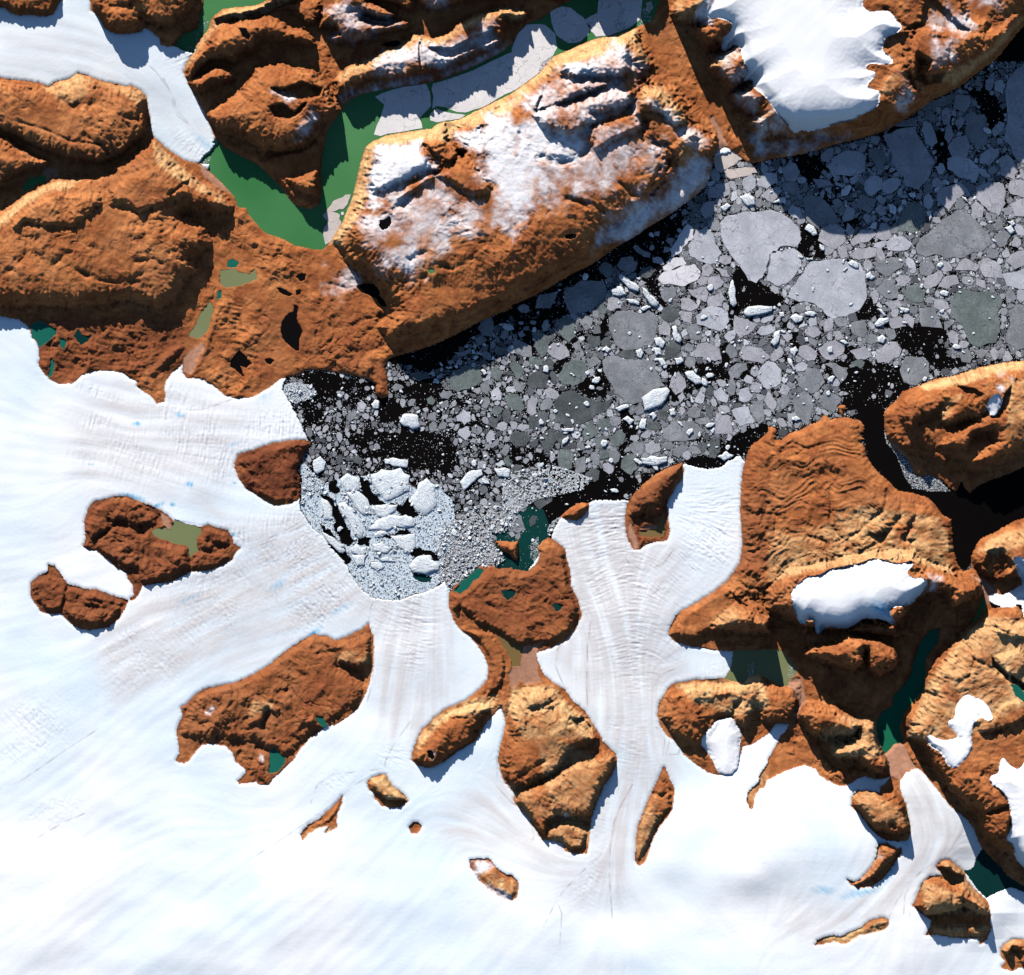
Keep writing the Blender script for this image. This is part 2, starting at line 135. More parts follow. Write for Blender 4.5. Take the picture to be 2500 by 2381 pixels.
# raised (or sunk) ground: outline, height px, width of the slope px
PLATS = [
 ("a0 -900,615 0,618 100,632 200,642 300,658 370,685 430,650 540,622 600,585 680,600 760,635 900,668 1000,675 1080,722 1105,770 1110,900 1105,1000 1050,1080 980,1130 880,1200 760,1240 600,1230 480,1190 330,1130 200,1080 100,1025 0,985 -900,880", 44, 14),
 ("a0 -900,1700 0,1660 100,1600 200,1500 300,1440 400,1400 520,1390 620,1380 740,1370 860,1330 900,1290 1000,1220 1100,1150 1190,1080 1260,1150 1350,1260 1480,1370 1600,1440 1700,1520 1750,1580 1600,1600 1400,1590 1380,1640 1450,1700 1540,1740 1590,1860 b0 1550,0 1450,100 1490,180 1400,220 1370,300 1300,420 1200,450 1000,380 850,400 600,440 300,430 0,430 -900,430", 48, 34),
 ("a0 450,1480 560,1500 760,1500 770,1560 680,1630 560,1730 420,1720 200,1690 120,1740 160,1650 300,1560", 16, 14),
 ("a0 860,1560 960,1540 1060,1620 1180,1590 1260,1560 1440,1480 1430,1400 1350,1330 1250,1280 1100,1320 960,1370 850,1450", 14, 16),
 ("a0 -900,1000 0,1040 90,1090 110,1110 350,1240 340,1270 200,1300 100,1350 0,1420 -900,1500", 40, 22),
 ("a0 -900,-800 -900,50 0,55 70,70 90,95 150,108 250,100 350,112 400,95 430,40 465,0 500,-800", 24, 14),
 ("a0 710,-800 710,40 770,115 820,205 900,240 1000,240 1060,200 1100,130 1200,185 1330,170 1430,90 1470,20 1480,-800", 46, 18),
 ("a0 1640,140 1750,85 1954,60 a1 150,20 320,-10 330,-500 100,-500 60,60 -20,110 -180,140", 40, 12),
 ("a0 1430,520 1500,380 1600,260 1700,200 1850,160 1954,150 a1 60,140 160,150 260,220 380,260 440,300 450,340 380,340 250,310 120,310 20,300 a0 1930,380 1850,400 1800,470 1680,450 1600,460 1560,500 1450,600", 52, 20),
 ("a0 1440,640 1600,540 1700,520 1780,560 1800,600 1700,650 1640,660 1560,700 1490,690", 40, 14),
 ("a0 1580,890 1700,800 1800,740 1954,560 a1 0,530 200,500 430,550 510,640 560,740 640,850 560,900 500,940 460,1040 350,1120 200,1145 100,1120 60,1170 a0 1954,1080 1860,1040 1780,1010 1700,1000 1640,970", 60, 24),
 ("a1 130,690 230,690 360,640 500,690 490,740 400,780 300,760 200,740", -26, 9),
 ("a1 110,830 200,800 300,870 370,810 400,790 340,870 260,920 150,900", -24, 8),
 ("a1 310,1030 440,940 475,950 450,1030 380,1080 300,1070", -14, 8),
 ("a1 240,1370 320,1370 465,1310 468,1450 400,1480 300,1430", 34, 14),
 ("a1 40,1230 200,1180 350,1160 470,1080 500,1150 490,1300 495,1450 420,1560 330,1560 200,1400", 14, 10),
 ("a1 490,210 520,120 580,30 600,-500 780,-500 850,20 950,60 1060,120 1000,150 900,130 820,110 810,160 900,200 1000,200 1120,165 1160,180 1140,220 1000,240 880,260 860,300 790,325 700,310 600,320 560,300 640,270 620,220 560,180", 60, 16),
 ("a1 880,0 960,10 1060,20 1130,60 1200,100 1190,-500 880,-500", 50, 12),
 ("a1 1230,0 1280,40 1370,80 1450,50 1590,10 1600,-500 1200,-500", 55, 12),
 ("a1 100,100 250,40 400,-10 480,20 490,100 440,200 380,190 330,140 240,60", 20, 12),
 ("a1 620,620 690,520 740,510 860,490 940,410 1080,380 1150,330 1200,280 1260,280 1350,310 1450,280 1550,180 1700,110 1954,70 a2 0,70 60,90 112,100 100,140 0,150 a1 1900,140 1860,340 1700,410 1500,500 1400,545 1270,570 1150,595 900,605 800,645 700,690 620,720", 46, 18),
 ("a1 1330,380 1500,380 1700,290 1820,240 1850,300 1700,360 1500,440 1400,450", -18, 12),
 ("a1 1245,330 1262,330 1275,480 1265,560 1245,480", -12, 5),
 # peaks north of the frame that shade the upper fjord
 ("a1 1500,-60 1954,-160 a2 40,-220 130,-70 300,-30 430,-70 510,-260 600,-90 690,-40 790,-70 850,-300 900,-120 1000,-110 1100,-300 1000,-800 a1 1500,-800", 66, 16),
 # central plateau: sea cliffs, then the high ground
 ("a1 600,1830 650,1700 700,1600 740,1500 762,1400 792,1280 815,1200 845,1120 895,1080 940,1062 1000,1040 1100,1020 1250,1000 1340,990 1380,955 1430,940 1460,1010 1480,1120 1500,1010 1560,915 1700,845 1800,795 1954,705 a2 0,720 100,645 200,575 250,515 320,435 430,390 550,335 660,295 750,285 850,255 950,220 960,330 1020,400 1050,480 1040,560 1150,640 1230,680 1300,760 1350,900 1400,960 1540,1050 1565,1130 1545,1200 1530,1270 1510,1350 1480,1420 1400,1500 1300,1570 1200,1640 1050,1730 930,1810 b2 800,10 740,50 600,150 450,220 300,310 150,390 0,455 b1 1800,530 1650,600 1500,680 1350,750 1200,790 1050,770 950,620 1040,500 940,330 840,200 700,100", 34, 20),
 ("a1 720,1800 790,1600 840,1450 870,1280 905,1150 960,1120 1100,1085 1250,1060 1420,1040 1480,1180 1530,1030 1700,930 1954,800 a2 0,800 200,660 320,540 430,460 660,370 880,330 1000,420 1030,540 1000,620 1150,700 1250,800 1330,960 1400,1050 1360,1160 1250,1290 1150,1420 1000,1520 850,1610 650,1660 520,1780 400,1876 b1 1954,200 1700,250 1500,230 1200,260 1000,200 850,150 760,0", 20, 95),
 ("a1 720,1800 790,1600 840,1450 870,1280 905,1150 960,1120 1100,1085 1250,1060 1420,1040 1480,1180 1530,1030 1700,930 1954,800 a2 0,800 200,660 320,540 430,460 660,370 880,330 1000,420 1030,540 1000,620 1150,700 1250,800 1330,960 1400,1050 1360,1160 1250,1290 1150,1420 1000,1560 850,1640 720,1700 b2 560,70 400,140 200,250 0,360 b1 1800,430 1500,560 1250,640 1050,640 1100,480 1000,300 850,150 760,0", 28, 26),
 # long hills and gorges of the central plateau
 ("a2 400,480 520,470 640,430 760,380 870,350 880,480 900,560 820,590 700,600 560,590 440,600 390,560", 22, 16),
 ("a2 370,740 450,680 560,640 700,650 740,660 650,700 560,740 480,770 380,790", 26, 10),
 ("a2 170,900 260,860 450,820 600,750 760,720 900,730 900,800 820,830 700,870 600,880 640,940 500,1000 430,1040 300,1000 220,960", 26, 16),
 ("a2 960,860 900,900 700,950 600,1000 590,1100 640,1160 760,1080 900,1020 1000,990 990,950", 16, 12),
 ("a2 1000,690 1100,660 1250,780 1320,920 1300,960 1240,960 1150,870 1090,860 980,850 960,790", 24, 14),
 ("a2 1280,1080 1400,1000 1520,1060 1560,1120 1480,1180 1380,1200 1340,1260 1260,1300 1180,1230 1160,1180", 14, 14),
 ("a1 1280,1100 1420,1080 1500,1120 1560,1190 1480,1240 1400,1220 1330,1160", 18, 12),
 ("a1 1500,1300 1570,1200 1660,1280 1780,1400 1800,1440 1700,1500 1600,1480 1500,1400 1400,1350 1300,1380 1200,1470 1100,1520 1190,1450", 18, 16),
 ("a1 930,1120 1250,1110 1320,1250 1400,1310 1200,1360 1000,1440 900,1480 870,1400", 16, 18),
 ("a2 1240,760 1300,740 1420,850 1540,980 1640,1110 1560,1140 1540,1050 1400,960 1330,900", 8, 10),
 # north-east mountain
 ("a2 1230,90 1300,0 1300,-700 a3 2900,-900 1954,130 1850,230 1800,320 1700,420 1560,540 1420,640 1260,710 1160,800 1060,860 850,990 620,1020 400,1000 200,1005 0,990 a2 1900,1040 1830,980 1810,940 1870,880 1750,800 1690,740 1800,670 1840,610 1730,660 1640,680 1570,580 1500,520 1600,420 1700,350 1560,360 1490,370 1440,300 1370,230 1440,190 1350,160 1250,160", 112, 30),
 ("a3 1040,480 1060,350 1160,260 1240,255 1330,290 1450,300 1600,300 1690,260 1800,250 1700,380 1560,540 1400,640 1260,700 1200,640 1150,560 1180,480 1110,450 1100,600 1060,560", 18, 20),
 ("a3 840,700 930,540 1000,530 1080,680 1140,790 1000,850 880,830 825,800", 14, 14),
 ("a3 1120,430 1220,490 1200,570 1320,580 1290,640 1180,660 1100,620", -26, 12),
 ("a3 1030,250 1150,200 1180,20 1230,0 1280,60 1420,200 1500,260 1380,270 1200,230", -16, 14),
 ("a3 1380,-300 1440,0 1500,180 1640,190 1640,280 1700,260 1954,110 1954,-300", -34, 24),
 ("a3 850,960 830,860 1000,840 1020,900 900,1000", -22, 12),
 ("a3 860,380 900,300 1050,280 1030,480 950,470", -14, 12),
 # nunataks
 ("b0 1830,1760 1830,1650 1954,1590 b1 100,1550 300,1510 390,1510 300,1700 300,1876 c1 250,70 150,85 60,40 b0 1900,1850", 18, 14),
 ("c0 700,230 740,130 850,70 980,70 1080,140 1170,180 1180,240 1050,260 960,240 900,200 860,260 780,320 700,360 670,300", 30, 12),
 ("c0 780,340 900,270 1000,290 1060,330 1130,330 1150,400 1280,420 1430,440 1440,560 1300,640 1100,690 1050,580 960,560 830,500 740,430", 28, 12),
 ("c0 1520,380 1560,290 1620,290 1740,330 1750,400 1640,390 1600,440 1540,440", 26, 10),
 ("c0 1480,530 1560,470 1700,490 1740,500 1650,570 1460,590", 12, 8),
 ("c0 270,700 380,650 500,690 510,780 470,890 380,900 290,830", 20, 10),
 ("c0 530,740 640,770 740,780 950,840 900,940 820,1010 700,1030 560,1000 500,900", 26, 14),
 ("c0 1400,1850 1440,1700 1560,1560 1700,1500 1954,1410 c1 0,1410 110,1350 240,1240 360,1150 450,1110 540,1120 620,1160 760,1130 860,1110 870,1280 840,1350 740,1340 650,1310 600,1340 700,1400 800,1500 760,1600 660,1680 540,1740 440,1800 d1 300,130 200,200 60,120 0,60 d0 1800,60", 30, 22),
 ("c1 640,1290 700,1180 850,1120 880,1270 800,1330 740,1350", 14, 10),
 ("c1 -60,1780 0,1560 80,1610 180,1650 170,1720 90,1640 60,1740", 18, 8),
 # central south
 ("c1 1940,1876 1940,1750 1960,1650 c2 100,1510 300,1540 450,1660 590,1760 620,1850 d2 640,60 560,130 480,130 400,220 340,300 330,330 200,400 100,440 20,440 0,440 d1 1900,350 1870,200 1900,20", 44, 22),
 ("c2 90,1560 260,1550 310,1640 220,1650 120,1640", 14, 10),
 ("c2 460,1740 540,1730 600,1790 600,1870 500,1800", -22, 8),
 ("d2 600,260 690,150 780,190 790,240 740,340 680,430 620,560 605,640 560,660 430,660 330,650 260,700 250,790 200,760 100,620 40,560 60,480 200,430 350,350 450,280 520,250", 40, 9),
 ("d2 260,830 300,760 380,720 480,730 560,800 530,900 440,900 400,860", 22, 10),
 ("c1 1500,900 1520,800 1600,760 1700,680 1780,600 1954,640 c2 60,640 200,570 230,450 280,380 390,450 410,620 460,800 500,930 430,1060 300,1140 60,1170 0,1140 c1 1850,1060 1700,1000 1640,930 1560,880", 22, 12),
 ("c1 1590,1060 1680,1070 1800,1090 1860,1200 1900,1330 1860,1480 1760,1560 1800,1400 1780,1250 1700,1130", 16, 9),
 ("c1 1350,1860 1390,1780 1500,1690 1640,1640 1780,1640 1700,1760 1640,1876 d1 1540,140 1400,240 1300,270 1210,220 1230,130 1290,0", 38, 15),
 ("c1 1480,1720 1560,1660 1680,1640 1640,1700 1600,1720", 8, 8),
 ("c2 -300,400 c1 1850,410 c2 40,390 40,520", 10, 6),
 ("c2 380,190 430,145 500,105 580,92 560,140 490,200", 12, 8),
 ("b2 970,1876 1100,1760 1300,1665 1270,1760 1180,1876 c2 1130,160 1080,170 980,170 900,180 900,60", 24, 14),
 # the eastern highland
 ("b2 1954,1480 1850,1600 1800,1750 c2 1790,100 1810,400 1790,560 1700,700 1660,760 1954,780 c3 300,640 900,500 1200,560 1400,600 1380,420 1370,220 1200,80 1000,30 b3 880,1800 760,1650 700,1540 640,1380 440,1340 200,1450", 16, 60),
 ("c2 1540,1040 1600,960 1700,880 1800,900 1954,980 c3 0,760 160,620 460,560 780,480 1100,470 1200,560 1380,620 1480,660 1600,700 1620,790 1400,880 1340,760 1200,760 1080,870 1000,1000 940,1020 850,985 700,970 600,1050 430,1040 250,1000 150,960 0,900 c2 1954,1062 1800,1055", 80, 22),
 ("c2 1210,1090 1300,920 1500,800 1640,740 1740,800 1860,880 1800,1040 1540,1040 1400,1120 1260,1100", 14, 16),
 ("c3 280,1240 350,1180 500,1160 600,1090 720,1120 850,1130 960,1200 985,1280 940,1350 850,1400 760,1350 740,1200 720,1300 650,1370 550,1330 400,1270", 82, 15),
 ("c3 620,1060 700,1000 850,990 940,1030 1000,1110 850,1090 700,1075", 50, 8),
 ("c3 940,880 1060,870 1060,940 1000,960 920,950", 22, 8),
 ("c3 265,1060 290,980 330,980 350,1050 290,1090", 26, 8),
 ("c3 260,1330 300,1250 600,1000 1000,1000 1180,1120 1090,1380 960,1540 860,1660 500,1560 380,1480", 6, 20),
 ("c3 1170,610 1340,620 1620,680 1620,880 1560,980 1400,1000 1300,900 1200,800", 24, 40),
 ("c3 220,1700 300,1620 500,1640 650,1720 800,1760 830,1876 d3 860,130 905,270 880,340 800,320 740,250 690,215 500,200 520,150 640,80 690,0 c3 690,1876 500,1850 350,1850", 64, 20),
 ("c2 1150,1720 1200,1540 1400,1480 1700,1490 1900,1420 1954,1480 c3 230,1480 220,1640 130,1760 0,1760 c2 1860,1640 1780,1800 1740,1790 1690,1700 1560,1740 1460,1850 d2 1440,100 1300,100", 32, 26),
 ("c2 1400,1600 1640,1560 1760,1600 1720,1700 1560,1740 1470,1820", -12, 20),
 ("c3 1640,950 1540,1050 1400,1180 1290,1310 1230,1420 1210,1540 1120,1640 1050,1720 1060,1800 1070,1876 d3 1180,130 1280,300 1390,440 1500,560 1620,640 1650,780 1750,880 1860,950 2000,1060 2800,1500 c3 2800,1000 1954,960 1880,880 1800,880", 68, 24),
 ("c3 1720,1260 1900,1200 1954,1300 1880,1400 1800,1380", 12, 12),
 ("c3 1840,1400 1954,1480 1954,1540 1860,1470", -30, 12),
 ("c3 1690,1250 1720,1300 1820,1400 1810,1420 1700,1330", -20, 6),
 ("c3 1720,1000 1850,1030 1954,1000 1954,1110 1850,1110 1740,1080", 14, 8),
 ("c3 1570,1740 1600,1690 1720,1700 1760,1620 1900,1590 1954,1700 1860,1760 1700,1820 1600,1820", 16, 10),
 ("d3 1390,440 1380,400 1450,340 1560,330 1700,420 1800,560 1640,620 1560,500 1450,500", 18, 12),
 ("d3 1600,680 1650,640 1800,600 1830,640 1800,780 1700,820 1620,760", 16, 10),
 ("c3 1570,560 1560,480 1620,400 1700,350 1850,290 1954,240 2600,-300 2600,620 1954,640 1820,660 1700,650 1620,620", 44, 20),
 ("c3 1640,560 1680,460 1780,440 1860,560 1800,640 1700,640", -22, 14),
 # north-east island
 ("b3 890,1290 905,1252 985,1185 1035,1115 1155,1075 1300,1016 1400,1008 1550,956 1700,916 1850,890 1954,885 2800,850 2800,1500 1954,1600 1850,1640 1700,1690 1600,1720 1500,1690 1400,1700 1200,1600 1060,1560 960,1500 915,1440", 34, 22),
 ("b3 1000,1300 1060,1180 1200,1120 1400,1070 1700,970 1954,930 2800,920 2800,1440 1954,1500 1860,1560 1740,1640 1600,1660 1560,1640 1640,1580 1740,1500 1720,1420 1640,1440 1560,1430 1500,1560 1400,1540 1330,1520 1380,1450 1560,1360 1660,1290 1500,1340 1360,1370 1320,1320 1330,1220 1200,1300 1080,1400", 30, 20),
 ("b3 1440,1080 1560,1100 1640,1140 1560,1200 1480,1120", -16, 9),
 ("b3 1690,1310 1760,1250 1800,1130 1840,1080 1830,1200 1760,1320", -20, 8),
 # southern rocks
 ("d3 1120,1340 1190,1170 1260,1140 1340,1160 1420,1190 1480,1170 1560,1250 1640,1310 1680,1400 1560,1360 1480,1340 1400,1370 1300,1390 1200,1400", 46, 14),
 ("d3 1290,1040 1320,1012 1380,1004 1440,1050 1490,1110 1420,1100 1370,1060", 30, 10),
 ("d3 640,570 650,520 700,470 800,480 860,460 960,470 1010,510 1050,600 1060,660 1075,760 1000,790 900,780 830,760 760,700", 40, 14),
 ("d3 860,880 900,875 980,915 940,980 860,1060 780,1130 650,1180 700,1150 760,1070 840,960", 26, 10),
 ("d3 1785,1680 1810,1640 1880,1610 2000,1620 1954,1680 1860,1660 1820,1700", 26, 10),
 ("d3 1930,1680 2100,1640 2100,1800 1940,1780", 22, 10),
 ("d3 1240,1500 1640,1500 1620,1570 1400,1570 1260,1550", 8, 8),
 ("d2 1130,400 1200,480 1210,590 1100,700 1040,860 960,980 960,860 980,720 1040,600", 16, 10),
 ("d1 855,410 890,375 960,350 990,350 1040,440 1110,490 1160,540 1080,530 1000,520 930,480 880,460", 34, 8),
 ("d1 360,820 420,730 540,680 600,620 650,520 620,620 560,700", 8, 8),
 ("d1 1660,1000 1780,1000 1900,1110 1990,1180 1954,1280 1800,1200 1690,1090", 8, 10),
]
# cuts (-) and crests (+): polyline, amount px, half width px
LINES = [
 ("a2 1010,690 950,800 930,870 990,950 1030,1050 1150,1170 1200,1190 1240,1290", -34, 13),
 ("a2 1000,600 900,600 780,640 640,650", -26, 10), ("a2 1010,690 1000,600 940,520 900,500", -24, 12),
 ("a2 900,840 800,920 680,960 600,980", -22, 9), ("a2 200,860 320,840 440,800 600,730", -18, 6), ("a2 280,600 290,640 210,790 180,880", -16, 5),
 ("a2 560,1030 590,1100 570,1180 500,1240 350,1260 220,1220", -22, 9), ("a2 400,600 480,640 600,620", -22, 9),
 ("a2 700,1620 540,1560 420,1530", -16, 7), ("a2 1060,1480 900,1500 820,1410", -14, 6), ("a2 1200,1250 1160,1360 1060,1470 1000,1560", -12, 5),
 ("a2 1130,1280 1090,1350 1060,1430", -12, 4), ("a2 1190,1290 1150,1380 1110,1440", -12, 4), ("a2 1000,980 1040,1060", -10, 8),
 ("a2 1650,60 1700,300 1760,600", -1, 4),
 ("a1 1475,930 1475,1060 1510,1150 1570,1190", -30, 7), ("a1 1570,1190 1640,1270 1740,1400 1810,1440", -16, 8), ("a1 1570,1190 1500,1290 1400,1320 1280,1310 1150,1380 1020,1450", -22, 9),
 ("a1 1190,1480 1140,1570 1060,1600", -14, 8), ("a1 1340,1160 1360,1260 1440,1300", -12, 6), ("a1 1740,1000 1660,1110 1580,1180", -22, 10),
 ("a1 720,110 780,80 810,120 860,170", -20, 7), ("a1 500,330 480,200 530,60 560,-40", -22, 9), ("a1 270,50 350,150 430,230 480,320", -22, 8),
 ("a1 480,420 540,560 570,700 620,830", -14, 7), ("a1 510,470 600,600", 6, 10),
 ("a0 1330,1560 1310,1490 1440,1400", -14, 5), ("a0 560,1680 760,1560 780,1480", -12, 5), ("a0 880,1580 1060,1630 1180,1590", -10, 6),
 ("a0 650,1040 780,1120 830,1170", -14, 6), ("a0 620,800 560,840 480,770", -12, 9), ("a0 700,820 760,790", -10, 9), ("a0 930,900 1060,920 1080,860", -14, 7), ("a0 980,960 1010,1050 1040,1120", -14, 7),
 ("a0 140,940 350,1000 560,1090 780,1110", -8, 5), ("a0 1010,40 1080,110 1230,180", -12, 6), ("a0 780,170 860,70 1000,50", -8, 6), ("a0 840,200 900,120 960,150", -6, 5),
 ("b0 -20,260 120,180 250,20 330,110", -10, 8), ("b0 420,160 500,70 560,60", -8, 7), ("b0 600,200 760,270 900,290 1060,280", -10, 6), ("b0 1050,120 1170,110 1240,140", -10, 6), ("b0 1000,260 1130,210 1200,190", -7, 6),
 ("b0 960,640 1130,880 1140,1000", -12, 7), ("b0 1250,860 1340,790", 10, 6), ("b0 1060,1060 1200,930 1380,770", 16, 9), ("b0 1480,980 1570,780 1680,430", 12, 10),
 ("b1 640,100 800,220", -6, 3), ("b1 700,330 550,290", -6, 4), ("b1 700,620 850,560 980,540", -9, 8), ("b1 950,520 1000,640 960,700", -7, 6), ("b1 830,50 850,170", -8, 6), ("b1 1380,140 1500,190 1660,110", -12, 6), ("b1 1180,110 1290,60", -12, 7), ("b1 1040,260 1200,280 1300,240", -8, 8), ("b1 1300,600 1450,560 1600,560", -6, 6),
 ("b1 850,960 880,1060 960,1150", 22, 12),
 ("a3 880,90 980,190 1090,280 1130,180", -14, 6), ("a3 1100,290 1030,480 1060,650 1150,780", -26, 8), ("a3 780,520 880,530 1000,490", 10, 5), ("a3 1240,320 1390,330 1350,500", -8, 8), ("a3 1450,440 1580,340", -14, 8), ("a3 1420,640 1540,560", -3, 9),
 ("b3 1440,1080 1400,1010", -16, 4), ("b3 1890,890 1890,1080", -16, 4), ("b3 1160,1540 1300,1590 1500,1660", -26, 10), ("b3 1360,1380 1500,1370 1560,1330", -16, 9), ("b3 1560,1440 1640,1440 1700,1480", -14, 10), ("b3 1380,1230 1350,1300", -12, 10), ("b3 1140,1530 1180,1700", 10, 5), ("b3 1080,1300 1090,1460", 3, 4), ("b3 1560,1650 1510,1700 1530,1860", 16, 12), ("b3 1954,1780 1700,1800 1530,1850", -2, 6),
 ("c3 270,250 300,340 440,390 450,470 455,560", -7, 4), ("c3 470,0 480,150 470,250 540,340 620,390", -8, 5), ("c3 540,340 560,560", -5, 4), ("c3 910,0 890,140 780,230 690,310 560,400", -9, 5), ("c3 980,200 940,290 860,350 770,340", -18, 7), ("c3 1110,210 1080,300 1040,350", -18, 7), ("c3 1020,50 1010,180 870,380 680,470", -7, 4), ("c3 1120,40 1130,180 1090,330 1110,480", -7, 4), ("c3 1200,590 1360,620 1500,600", -18, 6), ("c3 1030,380 1110,380", -10, 6), ("c3 1090,490 980,520", -12, 6), ("c3 0,100 60,180 40,380", -8, 5),
 ("c3 -10,780 90,700", -16, 9), ("c3 0,860 100,900", -12, 9), ("c3 1600,100 1600,100", 0, 4),
 ("c3 1450,1090 1520,1190 1520,1230 1560,1280", -12, 5), ("c3 1560,1280 1520,1400 1420,1480", -14, 5), ("c3 1560,1280 1700,1350 1820,1440", -12, 5), ("c3 1170,1520 1280,1560 1340,1570", -12, 5), ("c3 1110,1600 1200,1680", -12, 5), ("c3 1730,1040 1870,1110", -10, 5), ("c3 1700,1700 1740,1800 1680,1830", -18, 8),
 ("c3 730,1420 730,1560 560,1570", -4, 4), ("c3 730,1560 850,1540 940,1640", -4, 4), ("c3 330,1680 540,1700 560,1660", -9, 5), ("c3 100,1640 240,1580", 2, 5),
 ("c2 1640,740 1700,810 1790,890", -12, 5), ("c2 1700,640 1780,730 1954,770", -10, 4), ("c2 1560,930 1520,1050 1620,1040 1700,920", 8, 8), ("c2 1680,1690 1760,1560 1740,1480", -12, 4), ("c2 1900,450 1940,300", -9, 9), ("c2 1280,1580 1360,1700", -6, 6),
 ("d3 410,110 450,200 520,280 700,290", -26, 9), ("d3 430,140 490,80 640,60", -22, 8), ("d3 860,560 1000,500 1060,600", -7, 4), ("d3 940,720 1000,780", -14, 6), ("d3 60,100 130,180 200,200 210,120", -6, 5), ("d3 1400,490 1500,460 1530,390", -8, 5), ("d3 1480,1290 1500,1350", -16, 7), ("d3 1340,1180 1420,1240 1400,1290", -10, 8),
 ("d3 700,130 860,240", 6, 3),
 ("d2 230,240 120,330 60,360", -16, 9), ("d2 60,430 0,430", -14, 8), ("d2 450,280 330,340 200,440", -12, 7), ("d2 290,700 430,670 580,740", -20, 7), ("d2 1080,490 1140,510 1210,470", -12, 5), ("d2 980,690 1020,680", -10, 5), ("d2 1130,400 1180,410", -8, 4),
 ("c2 120,1640 200,1650 290,1610", -18, 6), ("c2 450,1740 580,1740", -16, 6), ("c2 110,1700 120,1876", -6, 3),
 ("c0 840,230 930,230 1050,260 1080,330", -20, 9), ("c0 720,360 800,320 880,270", -8, 6), ("c0 960,340 1040,400", -8, 6), ("c0 1600,380 1700,440", -10, 9), ("c0 515,720 500,830 470,920", -9, 4), ("c0 700,900 860,880 920,850", -10, 9), ("c0 600,820 660,760", -8, 7), ("c0 900,470 1000,470", -8, 9),
 ("c0 1780,1480 1790,1600 1740,1660", -6, 5), ("c0 1640,1590 1700,1620", -9, 8), ("c0 1900,1740 1954,1700", -9, 8), ("c1 180,1420 260,1480", -7, 6), ("c1 300,1370 360,1400", -8, 8), ("c1 550,1360 520,1480", 3, 3), ("c1 250,1500 290,1540", -8, 6), ("c1 660,1320 800,1430", -14, 12), ("c1 90,1660 60,1780 100,1876", -18, 9), ("c1 440,1240 600,1220 640,1290", -6, 5), ("d1 240,110 290,60", -12, 7), ("d1 20,140 90,150", -10, 8), ("c1 160,1540 230,1520", -8, 6),
 ("c1 1720,1700 1700,1780 1650,1850", -10, 8), ("c1 1780,860 1830,900", -8, 5), ("c1 1880,770 1950,800", -9, 8), ("c1 1750,1000 1760,1060", -6, 4), ("b2 1140,1780 1180,1800 1260,1750", -8, 7), ("c2 980,170 1050,150 1120,180", -12, 9), ("c2 990,220 1080,220", -8, 6),
]
